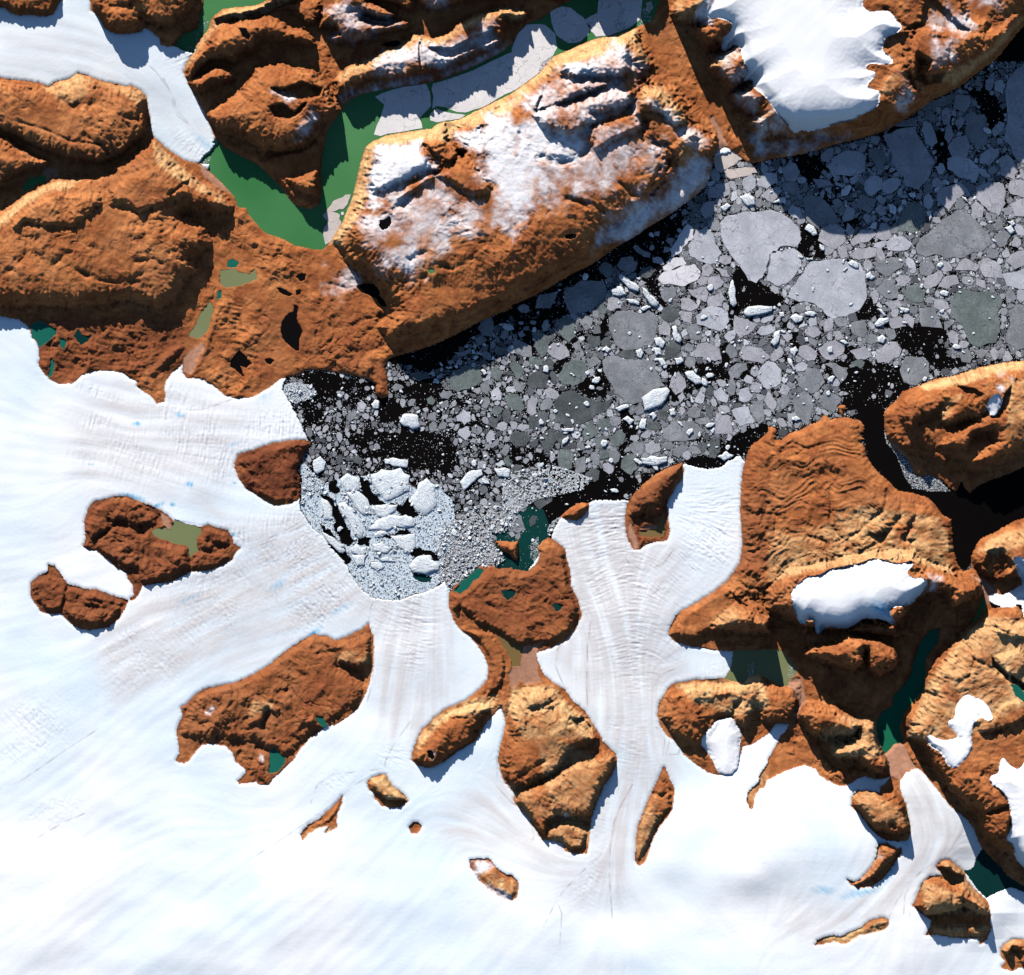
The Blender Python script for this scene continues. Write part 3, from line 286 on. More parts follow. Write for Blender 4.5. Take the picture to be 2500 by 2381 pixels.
# pale snow dusting on rock, some added to blue shaded slopes: outline, strength, soft edge
SNOW = [
 ("a1 920,1120 1250,1100 1300,1200 1400,1290 1200,1350 1100,1420 950,1480 1000,1600 900,1640 840,1600 860,1500 900,1300", .95, 8),
 ("a1 840,1640 1000,1600 1100,1440 1300,1400 1500,1480 1700,1560 1800,1700 1500,1876 900,1876 780,1720", .42, 30),
 ("a1 1560,1060 1700,980 1954,850 a2 0,900 150,930 300,1000 450,1050 540,1000 590,1090 540,1250 300,1290 330,1400 200,1480 120,1600 100,1700 0,1740 a1 1800,1600 1830,1400 1700,1200", .80, 22),
 ("a2 150,1300 600,1100 900,1000 1150,1180 1000,1350 700,1450 400,1560 150,1650 0,1500", .33, 30), ("a2 1050,800 1300,950 1500,1060 1540,1150 1350,1150 1200,960", .5, 14), ("a2 0,860 150,700 350,600 600,440 850,350 950,500 900,650 900,850 600,980 300,1000", .38, 26),
 ("a2 400,500 470,480 560,500 590,560 500,600 420,590", 1.0, 6), ("a2 540,560 600,460 860,350 900,560 800,620 600,620", .55, 10),
 ("a1 1600,1030 1700,960 1770,1000 1740,1090 1620,1140", .9, 8),
 ("a2 1050,820 1090,790 1220,900 1200,960 1110,880", .85, 8), ("a2 600,1000 900,930 1000,990 800,1100 700,1160", .45, 16), ("a2 400,1360 560,1380 600,1460 480,1520 420,1460", .6, 20), ("a2 200,1240 560,1100 560,1250 250,1280", .5, 12),
 ("a1 600,20 900,60 1100,180 1000,220 860,300 700,320 560,300 620,220 560,180", .42, 14),
 ("a1 980,420 1150,380 1260,300 1420,380 1600,250 1800,200 1850,330 1500,500 1350,520 1200,520 1000,590 880,580", .5, 16), ("a1 1340,360 1600,300 1800,240 1840,320 1600,420 1400,460", .55, 12),
 ("a1 1300,0 1500,-20 1450,60 1370,70", .5, 10),
 ("a1 120,710 160,700 300,760 240,780", .5, 8), ("a1 300,960 440,880 480,900 430,1000 330,1060", .45, 10),
 ("b1 960,0 1350,0 1280,150 1200,290 1080,230 900,180 980,110", .6, 22), ("b1 560,200 680,180 820,260 700,340 640,400 560,320", .35, 16), ("b1 1350,0 1500,0 1450,80 1350,100", .35, 12),
 ("a3 1200,180 1340,60 1500,180 1440,260 1340,280", .5, 18), ("a3 1420,-50 1600,-50 1700,60 1500,90", .45, 20), ("a3 980,620 1060,680 1120,800 1000,850", .35, 14), ("a3 1220,330 1380,330 1360,500 1250,520", .25, 14), ("a2 1380,90 1500,20 1520,100 1500,220 1380,220", .6, 10), ("a2 1600,440 1730,420 1800,560 1700,660 1600,560", .35, 12), ("a2 1700,700 1800,660 1860,760 1880,860 1800,880", .35, 10), ("a2 1820,940 1954,880 1954,1060 1900,1060", .35, 10), ("a3 0,820 80,920 200,1050 90,1060 0,980", .4, 10),
 ("b3 1730,1060 1780,1040 1800,1090 1760,1120", .8, 8), ("b3 1640,1000 1800,960 1860,1040 1780,1040", .2, 14),
 ("a2 1560,1150 1530,1350 1420,1500 1200,1650 1000,1760 820,1876 620,1876 700,1700 1000,1560 1200,1400 1340,1200", .62, 16), ("a1 640,740 900,640 1150,600 1450,560 1850,360 1954,300 1954,360 1600,540 1300,620 900,700", .3, 10), ("a2 1700,1000 1900,1050 a3 0,1080 400,1020 620,1050 300,1130 0,1180", .3, 16), ("d1 1650,1000 1780,1000 1820,1050 1740,1100 1680,1090", .7, 8), ("d1 1690,1120 1830,1200 1954,1290 1900,1300 1780,1220", .6, 6),  # long slopes: thin snow, partly added to turn their shade blue
 ("d3 800,900 850,960 780,1080 700,1140 760,1060 830,960", .3, 8),
 ("c3 1200,640 1290,660 1260,760 1210,760", .5, 10),
 ("d2 400,640 420,640 420,680 400,670", .9, 3), ("d1 1340,160 1358,175 1350,225 1335,200", .95, 2), ("a1 975,1700 1010,1690 1015,1730 985,1745", 1.0, 2), ("b1 930,390 960,380 985,440 965,450", .3, 3),
 ("c1 205,1545 210,1545 210,1560 200,1560", .9, 2), ("c0 1620,1640 1650,1635 1650,1660 1625,1660", .8, 2), ("c0 1580,1690 1620,1680 1620,1715", .7, 3), ("d1 35,190 65,195 60,240 40,220", .7, 3),
]
# smooth pale outwash and river flats: outline (flat, pinkish)
WASH = [
 "c2 0,1340 60,1330 90,1180 240,1150 190,1210 190,1280 200,1400 220,1450 100,1470 60,1440 0,1500 c1 1930,1400",
 "c3 200,1420 250,1430 290,1590 240,1660 190,1760 175,1770 215,1640 230,1600 190,1520 140,1480",
 "d3 890,190 930,150 960,110 1030,100 1060,180 1130,290 1040,320 1000,380 920,330",
 "c3 1560,640 1640,660 1700,720 1780,780 1700,780 1680,850 1650,880 1650,800 1640,740",
 "a2 1530,880 1600,1000 1640,1110 1570,1140 1565,1020 1510,910",
 "a0 1520,1250 1590,1250 1590,1310 1700,1400 1790,1500 1700,1450 1560,1350",
 "b3 920,1480 1000,1540 1050,1590 1090,1690 1060,1650 1000,1560 930,1520",
 "c2 970,290 1100,290 1110,260 1030,265 990,280", "c2 900,230 950,340 960,420 930,430 880,320",
 "b1 300,1000 400,950 560,965 690,988 560,975 420,968",
 "a0 310,1340 350,1280 430,1290 440,1340 370,1390 320,1370", "c0 1230,170 1290,200 1330,280 1300,330 1250,240",
 "b0 1400,960 1400,850 1540,740 1560,780 1460,980",
]
# debris-free bright talus / yellow cliffs: outline, strength
TAN = [
 ("a0 -100,1700 500,1480 1200,1200 1500,1500 1300,1600 b0 1500,100 1300,400 300,400 -100,300", .05), ("a0 -100,700 900,700 1050,1000 400,1100 -100,900", .05), ("d2 300,600 600,700 600,900 300,850", .5), ("d2 -50,400 300,500 700,200 780,200 600,600 100,700", .35), ("d3 1150,1150 1600,1300 1680,1400 1200,1400", .6),
 ("a1 560,1850 640,1700 740,1500 790,1280 840,1120 940,1060 1250,995 1430,930 1700,840 1954,705 1954,860 1700,960 1500,1000 1460,1090 1270,1080 1000,1120 930,1120 880,1250 850,1450 830,1600 740,1700 650,1876", 1.0),
 ("a2 0,715 200,570 320,430 660,290 950,210 940,330 700,430 430,500 320,560 200,640 0,840", 1.0),
 ("a2 1000,680 1150,660 1340,960 1240,960 1100,830 980,800", .7), ("a2 880,380 960,340 1060,460 1000,520 900,500", .6), ("a2 1270,1080 1380,1000 1400,1200 1260,1280", .4),
 ("a1 0,40 300,-10 150,60 0,110 a0 1640,160", .9), ("a0 1600,180 1700,70 1954,50 1954,120 1700,160 1620,250 1450,500 1420,520", .8),
 ("a1 620,560 900,440 1200,280 1260,270 1350,310 1450,280 1700,110 1954,60 1954,130 1700,190 1550,260 1400,360 1250,380 1000,440 850,560 640,640", .7), ("a2 -10,60 112,100 60,150 0,150", .9),
 ("a0 0,1680 200,1500 400,1400 620,1380 560,1440 350,1470 200,1570 0,1740", .8), ("a0 1180,1090 1250,1150 1480,1370 1700,1500 1740,1580 1600,1500 1400,1400 1200,1260", .7), ("a0 350,680 600,560 760,640 700,720 600,790 500,800 400,730", .7), ("a0 600,600 1080,690 1110,760 1050,800 900,700", .5),
 ("a3 1260,620 1400,560 1700,400 1800,250 1954,130 1700,430 1400,660", .8), ("a3 840,740 900,600 960,600 900,760", .6), ("a2 1500,520 1650,400 1730,430 1600,520", .8), ("a2 1690,740 1840,650 1800,720", .8), ("a2 1800,960 1954,880 1880,960", .7), ("a2 1260,160 1380,170 1500,0 1420,0", .6), ("a2 1250,0 1330,0 1250,120", .8),
 ("b3 1150,1070 1400,1000 1700,910 1954,880 2500,870 2500,960 1954,940 1800,960 1500,1050 1420,1060 1200,1100", 1.0), ("b3 1370,1180 1460,1150 1400,1250 1330,1330 1300,1290", .8), ("b3 1800,1050 2100,1000 2100,1350 1800,1480 1820,1300", .7),
 ("c3 0,300 500,280 900,300 1300,400 1400,620 1000,500 600,560 200,620 0,700", .75), ("c3 600,100 1300,200 1400,450 1100,520 500,540 400,300", .85), ("c3 1600,450 1700,360 1954,260 1954,400 1750,480", .8), ("c3 1200,1500 1400,1200 1650,950 1954,1000 1954,1600 1500,1876 1050,1876", .75),
 ("c2 0,1500 300,1480 400,1600 620,1780 600,1876 100,1876 0,1700 c1 1900,1700", .85), ("c1 1260,1876 1360,1740 1600,1600 1840,1560 1900,1640 1640,1700 1500,1700 1400,1780 1300,1876", 1.0), ("d1 1240,60 1340,-10 1300,60 1230,150", .9), ("c2 1250,1480 1900,1400 1954,1640 1700,1700 1400,1600", .85), ("c2 1560,940 1680,880 1760,960 1600,1040 1500,1020", .5),
 ("c3 560,1700 850,1760 850,1876 400,1876", .6), ("d3 400,0 850,0 860,200 500,200", .7), ("d1 870,370 990,345 1165,540 1000,520", .8), ("d3 350,1600 900,1440 880,1530 600,1620", 1.0), ("d2 1000,650 1100,500 1120,700 980,1000 940,900", .6), ("d2 1790,500 1954,250 1954,420 1840,590", .9), ("d3 620,480 800,470 1080,700 800,700", .5), ("d1 340,800 500,740 620,740 530,790 360,840", .8), ("c1 -20,1600 120,1610 130,1660 0,1700 c0 1900,1720", .6), ("c1 600,1270 700,1220 860,1240 860,1310 700,1290", .6), ("d2 200,100 300,600 600,400 700,250 300,60", .55),
 ("d3 1300,1000 1440,1040 1500,1130 1640,1300 1680,1400 1500,1200", .5), ("d3 1200,1480 1640,1490 1690,1510 1620,1620 1210,1570", .6), ("d3 1775,1680 1870,1600 1954,1605 1850,1650", .7), ("d1 1700,1060 1900,1110 1990,1180 1954,1280 1760,1160", .9),
]
# darker, redder low ground
DARKR = [
 ("b0 -100,560 1400,560 1400,1000 900,960 300,1080 200,600", .7), ("b1 0,400 900,500 850,900 0,1100", .35), ("c1 1470,600 1954,560 c2 500,350 540,900 100,1250 c1 1954,1200 1800,1050 1500,900", .6), ("b0 1780,1540 b1 430,1480 350,1876 c1 350,60 0,60 b0 1900,1876", 1.0), ("c0 600,0 1850,250 1800,600 900,850 600,450", .8), ("c0 200,540 1000,800 900,1060 300,950", .8), ("c0 1340,1876 1400,1500 1954,1380 c1 300,1120 860,1040 900,1300 700,1750 400,1876 d1 100,420 d0 1800,400", .45), ("b2 940,1876 1310,1650 c2 1200,0 1200,400 850,400", .8), ("b3 1000,1300 1100,1200 1250,1250 1200,1500 1000,1500", .45), ("b1 850,900 1010,900 1010,1170 900,1160", .6), ("c1 1500,800 1700,600 1800,1100 1900,1500 1600,1600 1780,1300 1500,1000", .2), ("b2 1770,1640 1954,1450 1954,1876 1750,1876", .3), ("c2 1750,0 1954,0 1954,600 1700,640 1760,300", .5),
]
# glacier flow, downstream
FLOW = ["F -200,1600 0,1450 120,1360 250,1280 350,1215 450,1150 560,1100 640,1060 700,1040", "F -200,1300 0,1260 150,1230 280,1170 420,1140 560,1070 640,1020", "F -200,1040 0,1030 100,1010 150,940", "F -100,650 0,680 80,760 250,820 420,800 560,790", "F -200,850 0,860 200,880 350,930 460,970 580,980", "F 300,740 420,790 560,810", "F -200,1720 0,1600 130,1520 300,1380 450,1280 600,1230 700,1160", "F 60,1700 200,1580 330,1520 470,1560 560,1560 640,1500 740,1400 760,1250 780,1150", "F 200,1876 350,1760 500,1650 620,1560 740,1470 770,1300 800,1180", "F 900,1480 860,1420 850,1300 840,1180", "F 1000,1876 1080,1780 1150,1720 1170,1640 1190,1560 1225,1450 1240,1350 1230,1250 1260,1150 1330,1080 1390,1000 1370,900", "F 1180,1800 1180,1640 1200,1500 1225,1400 1210,1280 1180,1180 1140,1080 1120,980", "F 1400,1876 1280,1780 1200,1700 1180,1640", "F 850,1560 960,1600 1060,1660 1150,1680", "F 930,1500 1000,1590 1100,1650 1165,1650", "F 1250,1290 1320,1275 1420,1265", "F 1700,1876 1720,1780 1790,1680 1810,1600 1770,1500 1740,1470", "F 1500,1870 1620,1830 1720,1760 1790,1690 1850,1640 1890,1660", "F -200,60 0,70 150,90 250,120 340,200 380,280 410,300", "F 300,-100 300,60 340,180", "F 1500,1550 1420,1550 1330,1500 1290,1450 1250,1400", "F 1560,1500 1500,1430 1440,1440", "F 1300,1600 1260,1500 1240,1420", "F 1960,1700 1930,1700", "F 600,1876 800,1700 850,1600", "F 900,1876 1000,1760 1130,1720"]
# thin dark moraine lines on the ice
MORAINE = ["c1 905,818 880,880 862,960 858,1010", "c1 -40,420 120,350 240,290 380,210", "c1 -40,440 160,360 300,290 400,240", "b0 1450,1255 1560,1250 1700,1200 1780,1170", "d2 765,1440 755,1300 740,1100 750,900 780,700 840,560 920,420", "c2 620,1876 580,1700 570,1500 575,1200 600,1000 580,900", "c2 530,960 470,1080 350,1200 330,1330 380,1450 410,1500", "c2 1110,1650 1150,1800 1200,1876 d2 1200,100 1170,200", "d1 975,330 990,240 1060,100 1180,-60", "d1 975,330 880,350 740,430 600,560 400,700 100,900 -60,1000", "d1 960,300 800,320 600,340 470,420 420,560", "d3 1075,1440 1080,1300 1160,1180 1330,1020 1450,1000", "d3 1030,1400 1040,1260 1100,1140 1250,1020", "d3 920,1420 980,1300 1060,1180 1180,1060", "c2 420,480 450,620 450,720 510,830 535,930", "b1 0,1560 150,1500 330,1460 420,1480", "a0 1090,460 1200,560 1300,700 1330,830 1420,920 1480,990", "a0 1250,600 1330,760 1350,880 1450,960", "c1 900,1100 905,1300 890,1450 850,1600", "d0 0,450 150,400 300,300 500,160 700,30 800,-30", "d0 300,820 500,700 650,640", "d2 0,560 120,640 170,800 160,840", "d2 240,1500 340,1300 420,1200 560,1060", "d2 360,1700 380,1400 340,1300", "c2 860,500 900,560 1000,600 1150,560 1250,420", "c2 1080,1500 1130,1400 1250,1350 1260,1280", "d1 1840,200 1840,440 1954,560", "c2 1750,0 1755,200 1765,400 1745,560 1650,700 1550,780 1400,870", "b0 1790,1700 1800,1640 1860,1590 1954,1560", "d2 1150,200 1165,100 1160,20 c2 1100,1800", "d2 1180,190 1270,190 1280,140 1230,60"]
# blue melt and bare ice; by the southern snow dome, painted blue shade: centre, radii, tilt deg, strength
BLUE = [("b0 1045,1360", 40, 22, 0, .8), ("b0 700,1670", 30, 10, 0, .6), ("b0 1450,1820", 36, 24, 0, .9), ("b0 1370,1290", 60, 22, 20, .5), ("b0 1780,1520", 80, 20, -20, .3), ("c0 1010,40", 110, 28, 12, .8), ("c0 1210,105", 60, 18, -20, .8), ("c0 1320,100", 30, 20, 0, .7), ("c1 170,710", 90, 30, -30, .45), ("c1 440,1080", 90, 26, -35, .7), ("c1 640,900", 120, 26, -28, .3), ("c0 1440,820", 130, 26, -25, .25), ("b0 1790,1812", 16, 10, 0, .9), ("c0 1780,330", 30, 16, 20, .8), ("a0 1560,1090", 120, 40, 40, .35), ("c3 850,890", 120, 70, 30, .75), ("c3 250,1000", 30, 60, 10, .6), ("c3 390,1040", 40, 70, 0, .6), ("d3 420,1220", 110, 40, 5, .4), ("d3 700,1240", 190, 40, -12, .5), ("d3 930,1080", 40, 120, 25, .5), ("d3 870,860", 70, 30, 20, .7), ("b1 60,1150", 100, 60, -20, .2), ("d3 1050,870", 60, 60, 0, .4)]
# dome-shaped snow fields and swells on the ice: outline, height, reach
DOMES = [("d3 0,270 300,280 560,430 600,600 780,800 800,900 700,1080 500,1110 200,1180 0,1250 -200,1200 d2 1750,1100 1800,800 1850,640", 26, 60),
 ("d2 1080,960 1230,650 1280,560 1750,560 1954,700 1954,1200 1500,1300 1300,1200 1100,1060", 26, 40),
 ("d1 0,1080 160,1000 350,860 700,760 1200,800 1600,1050 1800,1300 1300,1500 600,1500 0,1800", 14, 60),
 ("d0 0,1500 200,1350 600,1060 900,1060 1000,1100 700,1500 300,1876 0,1876", 8, 40), ("d0 1000,1876 1100,1600 1500,1330 1800,1400 1954,1600 1954,1876", 12, 40), ("d2 600,1480 760,1480 1000,1560 1100,1800 700,1876 500,1800", 10, 22),
 ("a2 1600,-100 a3 400,-50 700,100 940,240 850,400 700,560 750,700 600,850 200,960 0,780 a2 1800,600 1700,300", 14, 60)]
# crevassed ice: centre, radii, tilt, strength
CREV = [("c1 300,500", 420, 400, -20, 1.0), ("c1 500,850", 420, 200, -30, .9), ("c0 1600,800", 500, 330, -25, .7), ("c0 1200,1250", 500, 240, -30, .5), ("c0 950,1120", 300, 80, -30, .6), ("b0 1500,1450", 480, 300, 20, .7), ("b0 780,1360", 200, 90, 10, .8), ("b0 1700,1600", 160, 260, 20, .8), ("b1 150,1380", 300, 140, 0, 1.0), ("b0 650,1600", 150, 90, 30, .4), ("b0 1100,1600", 500, 250, 10, .4), ("c1 1150,950", 300, 200, 0, .7), ("c1 1200,1200", 260, 200, 0, .4), ("c2 700,300", 400, 340, 30, .8), ("c2 1500,300", 260, 420, 20, .8), ("c2 900,700", 560, 330, 0, .6), ("c2 950,1150", 380, 440, 0, .5), ("d2 900,100", 250, 300, 0, .3), ("d2 650,900", 80, 500, 8, .3), ("d2 560,1180", 140, 90, -40, .8), ("d1 600,380", 160, 90, -10, .8), ("d0 420,620", 200, 120, -20, .7), ("d0 250,90", 400, 150, -20, .5), ("c0 250,1700", 300, 150, -20, .5), ("c2 1500,1350", 200, 100, 0, .3), ("b0 1300,1150", 300, 120, 20, .5), ("b0 700,1100", 300, 60, 20, .5), ("a0 1400,450", 120, 120, 0, .5), ("a0 1450,1100", 150, 80, 30, .5), ("c0 1800,350", 250, 120, 20, .6), ("d1 1050,200", 120, 200, 30, .4)]
# base level of ice and low ground: overview x, y, level px
BASE = [(600,900,5),(700,1050,5),(0,700,15),(0,1000,25),(300,1000,18),(0,1400,30),(300,1300,22),(500,1150,12),(0,1800,45),(500,1800,40),(700,1500,22),(780,1300,12),(780,1160,6),(1000,1800,40),(1180,1700,30),(1200,1450,22),(1230,1200,15),(1300,1050,8),(1370,920,5),(1120,980,4),(1500,1700,46),(1700,1800,46),(1800,1600,32),(1900,1750,34),(200,100,16),(0,100,20),(400,290,4),(1400,1270,5),(500,50,2),(200,500,5),(500,400,2),(900,400,2),(1300,200,3),(1900,100,5),(1700,900,3),(1900,1000,3),(1850,900,1),(1550,1100,6),(1800,1250,8),(1720,1350,2),(1480,1290,2),(1000,1150,4),(990,1250,8),(1050,1450,14),(600,650,2),(1100,600,1),(1500,500,1),(1900,600,1),(400,650,2),(1000,900,1),(1900,1700,8),(1940,1800,14),(1500,1876,50)]
rng = np.random.default_rng(7)
f4 = np.float32
# ------------------------------------------------------------------ map grid (px): even inside, stretching outside the frame
core_x = np.arange(-240, 2740+STEP, STEP); core_y = np.arange(-240, 2621+STEP, STEP)
def stretch(core):
    e = np.cumsum(8*1.55**np.arange(14))
    return np.concatenate([(core[0]-e)[::-1], core, core[-1]+e])
gx = stretch(core_x); gy = stretch(core_y); NX, NY = len(gx), len(gy)
X, Y = np.meshgrid(gx.astype(f4), gy.astype(f4))

def inside(poly, xs, ys):
    """even-odd raster of a polygon on axes xs, ys"""
    m = np.zeros((len(ys), len(xs)), bool)
    a = poly; b = np.roll(poly, -1, axis=0)
    for j, y in enumerate(ys):
        c = (a[:, 1] > y) != (b[:, 1] > y)
        if not c.any(): continue
        xc = a[c, 0] + (y-a[c, 1])*(b[c, 0]-a[c, 0])/(b[c, 1]-a[c, 1])
        idx = np.sort(np.searchsorted(xs, xc))
        for s, e in zip(idx[::2], idx[1::2]): m[j, s:e] = True
    return m

def window(lo, hi, g):
    return max(0, np.searchsorted(g, lo)), min(len(g), np.searchsorted(g, hi, 'right'))

def segdist(poly, D, closed=True):
    """distance to a polyline, capped at D, on its own window of the grid"""
    x0, x1 = window(poly[:, 0].min()-D, poly[:, 0].max()+D, gx); y0, y1 = window(poly[:, 1].min()-D, poly[:, 1].max()+D, gy)
    d = np.full((max(0, y1-y0), max(0, x1-x0)), D*D, f4)
    q = np.roll(poly, -1, axis=0) if closed else poly[1:]
    for (ax, ay), (bx, by) in zip(poly, q):
        i0, i1 = window(min(ax, bx)-D, max(ax, bx)+D, gx); j0, j1 = window(min(ay, by)-D, max(ay, by)+D, gy)
        if i1 <= i0 or j1 <= j0: continue
        px = (gx[i0:i1]-ax)[None, :].astype(f4); py = (gy[j0:j1]-ay)[:, None].astype(f4)
        vx, vy = bx-ax, by-ay; L = vx*vx+vy*vy + 1e-9
        t = np.clip((px*vx+py*vy)/L, 0, 1)
        dd = (px-t*vx)**2 + (py-t*vy)**2
        w = d[j0-y0:j1-y0, i0-x0:i1-x0]; np.minimum(w, dd, out=w)
    return np.sqrt(d), (slice(y0, y1), slice(x0, x1))

def polyfield(s, D):
    """signed distance (positive inside) within +-D"""
    p = P(s) if isinstance(s, str) else s
    d, w = segdist(p, D)
    ins = inside(p, gx[w[1]], gy[w[0]])
    return np.where(ins, d, -d), w

def smooth(t):
    t = np.clip(t, 0, 1); return t*t*(3-2*t)

_G = rng.normal(size=(256, 256, 2)).astype(f4); _G /= np.linalg.norm(_G, axis=2, keepdims=True)
def perlin(x, y, seed=0):
    x = x + seed*17.31; y = y + seed*9.77
    xi = np.floor(x).astype(np.int32); yi = np.floor(y).astype(np.int32)
    fx = (x-xi).astype(f4); fy = (y-yi).astype(f4)
    u = fx*fx*fx*(fx*(fx*6-15)+10); v = fy*fy*fy*(fy*(fy*6-15)+10)
    def g(i, j):
        k = _G[(yi+j) & 255, (xi+i) & 255]
        return k[..., 0]*(fx-i) + k[..., 1]*(fy-j)
    a = g(0, 0); a = a + u*(g(1, 0)-a); b = g(0, 1); b = b + u*(g(1, 1)-b)
    return (a + v*(b-a))*1.5
def fbm(x, y, wl, octs, seed, gain=.5, ridged=False):
    s = 0; a = 1.0; k = 1/wl
    for o in range(octs):
        n = perlin(x*k, y*k, seed+o)
        if ridged: n = 1-2*np.abs(n)
        s = s + a*n; a *= gain; k *= 2.03
    return s
def blur(a, r):
    k = int(r)
    for ax in (0, 1):
        for _ in range(2):
            c = np.cumsum(np.concatenate([np.repeat(np.take(a, [0], ax), k+1, ax), a, np.repeat(np.take(a, [-1], ax), k, ax)], ax), axis=ax, dtype=np.float64)
            n = a.shape[ax]
            a = ((np.take(c, range(2*k+1, 2*k+1+n), ax) - np.take(c, range(0, n), ax))/(2*k+1)).astype(f4)
    return a

# ------------------------------------------------------------------ what lies where
base = np.zeros((NY, NX), f4)
cx_, cy_ = gx[::16], gy[::16]
CX, CY = np.meshgrid(cx_, cy_)
num = 0; den = 0
for bx, by, bz in BASE:
    w = 1/((CX-bx*1.269)**2 + (CY-by*1.269)**2 + 40**2)**1.6
    num = num + w*bz; den = den + w
bc = num/den
def upsample(c):
    t = np.array([np.interp(gx, cx_, r) for r in c]); return np.array([np.interp(gy, cy_, t[:, i]) for i in range(t.shape[1])]).T.astype(f4)
base = upsample(bc)

edge = 1.3*perlin(X/9, Y/9, 161) + .9*perlin(X/4.2, Y/4.2, 162)
water = np.zeros((NY, NX), bool)
d, w = polyfield(SEA, 4); water[w] |= d + edge[w]*1.2 > 0
rock = np.zeros((NY, NX), np.int16)
for i, (k, s) in enumerate(ROCKS):
    d, w = polyfield(s, 4); m = d + edge[w] > 0
    rock[w][m] = i+1; water[w][m] = False
fj = {}
for i, (k, s) in enumerate(FJORDS.items()):
    d, w = polyfield(s, 4); d = d + edge[w]*.5; water[w] |= d > 0; rock[w][d > 0] = 0
capid = np.zeros((NY, NX), np.int16)
H = base.copy()

def jfa(mask, maxd):
    """distance in px to the nearest True cell (core spacing)"""
    jj, ii = np.indices(mask.shape, dtype=np.int32)
    sj = np.where(mask, jj, -9999); si = np.where(mask, ii, -9999)
    best = np.where(mask, 0, 10**8).astype(np.int64)
    k = 1
    while k*STEP < maxd: k *= 2
    while k >= 1:
        for dj in (-k, 0, k):
            for di in (-k, 0, k):
                if dj == 0 and di == 0: continue
                a0, a1 = max(0, dj), min(mask.shape[0], mask.shape[0]+dj); b0, b1 = max(0, di), min(mask.shape[1], mask.shape[1]+di)
                src = (slice(a0-dj, a1-dj), slice(b0-di, b1-di)); dst = (slice(a0, a1), slice(b0, b1))
                cj = sj[src]; ci = si[src]
                dd = (jj[dst]-cj)**2 + (ii[dst]-ci)**2
                m = (cj >= 0) & (dd < best[dst])
                best[dst][m] = dd[m]; sj[dst][m] = cj[m]; si[dst][m] = ci[m]
        k //= 2
    return np.minimum(np.sqrt(best)*STEP, maxd).astype(f4)
dwat = jfa(water, 120)
isrock = rock > 0
drock_in = jfa(~isrock, 40)          # how deep inside rock
drock_out = jfa(isrock, 40)          # how far from rock, on ice
print("masks", round(time.time()-T0, 1))

# ------------------------------------------------------------------ relief of the rock
WX = X + 9*perlin(X/60, Y/60, 31) + 4*perlin(X/22, Y/22, 33); WY = Y + 9*perlin(X/60, Y/60, 41) + 4*perlin(X/22, Y/22, 43)
jit = (4.2*perlin(X/30, Y/30, 51) + 2.6*(1-2*np.abs(perlin(X/15, Y/15, 54))) + 1.6*perlin(X/8, Y/8, 52)).astype(f4)
M = np.zeros((NY, NX), f4)
LOW = {'c0': .38, 'c1 640': .4, 'c1 -60': .4, 'c1 15': .5, 'c1': .6, 'd1': .5, 'd2': .62, 'b0 1830': .4, 'c2 60': .6, 'c2 90': .6}
for i_pl, (s, h, wdt) in enumerate(PLATS):
    wdt = wdt*.85; D = (wdt*3.4 if h > 18 else wdt) + 10
    d, w = polyfield(s, D)
    k = min(1.0, wdt/16)
    t = np.clip((d + jit[w]*k + .34*wdt)/wdt, 0, 1)
    h *= min([v for k, v in LOW.items() if s.startswith(k)] or [1])
    pr = (t*(1.55-.55*t)).astype(f4)
    if h > 18:
        t2 = np.clip((d + jit[w]*1.5)/(wdt*3.4), 0, 1); pr = .74*pr + .42*t2*(2-t2)
    M[w] += 1.22*h*pr
    far = d >= D-.01
M = np.where(M > 0, M, M*.6)
ridge = fbm(WX, WY, 95, 6, 3, .58, True)
lump = fbm(WX, WY, 46, 4, 11, .55)
strat = perlin(WX/90, WY/90, 61)
M2 = blur(M, 3)
gyy, gxx = np.gradient(M2)
slope = np.sqrt(gxx**2+gyy**2)/STEP
gl = np.sqrt(gxx**2+gyy**2)+1e-4
def lic(nz, ux, uy, n, both=True):
    acc = nz.copy(); cnt = 1
    jj, ii = np.indices(nz.shape).astype(f4)
    for sg in ((1, -1) if both else (1,)):
        pj = jj.copy(); pi = ii.copy()
        for k in range(n):
            a = np.clip(pj, 0, NY-1).astype(np.int32); b = np.clip(pi, 0, NX-1).astype(np.int32)
            pj += sg*uy[a, b]; pi += sg*ux[a, b]
            a = np.clip(pj+.5, 0, NY-1).astype(np.int32); b = np.clip(pi+.5, 0, NX-1).astype(np.int32)
            acc += nz[a, b]; cnt += 1
    return acc/np.sqrt(cnt)
n1 = perlin(X/6, Y/6, 71) + .8*perlin(X/11, Y/11, 72)
gull = lic(n1, gxx/gl, gyy/gl, 8)
# drainage: noise combed down the fall line of the large forms, so the fine relief runs as ribs and gullies
ridge = fbm(WX, WY, 105, 3, 3, .5, True); lump = fbm(WX, WY, 50, 3, 11, .5)
Hc = blur(M + 8*ridge + 6*lump, 2)
cyy, cxx = np.gradient(Hc); cg = np.sqrt(cxx**2+cyy**2)+1e-4
rib1 = lic(1-2*np.abs(perlin(WX/17, WY/17, 74)), cxx/cg, cyy/cg, 9)/2.2; rib1 -= rib1.mean()
rib2 = lic(perlin(X/8.5, Y/8.5, 75), cxx/cg, cyy/cg, 7)
rib3 = lic(perlin(X/5, Y/5, 76), cxx/cg, cyy/cg, 4)
cs = np.clip(cg/STEP/.55, .15, 1.3)
ang = 2.2*perlin(X/420, Y/420, 81) + .8
stri = lic(perlin(X/9, Y/9, 73)+.5*perlin(X/5, Y/5, 77), np.cos(ang).astype(f4), np.sin(ang).astype(f4), 8)
crk = fbm(WX, WY, 60, 2, 131, .6); crk2 = perlin(WX/24, WY/24, 133)
cracks = 3.0*np.exp(-(crk/.035)**2) + 1.2*np.exp(-(crk2/.05)**2)
snow = np.zeros((NY, NX), f4)
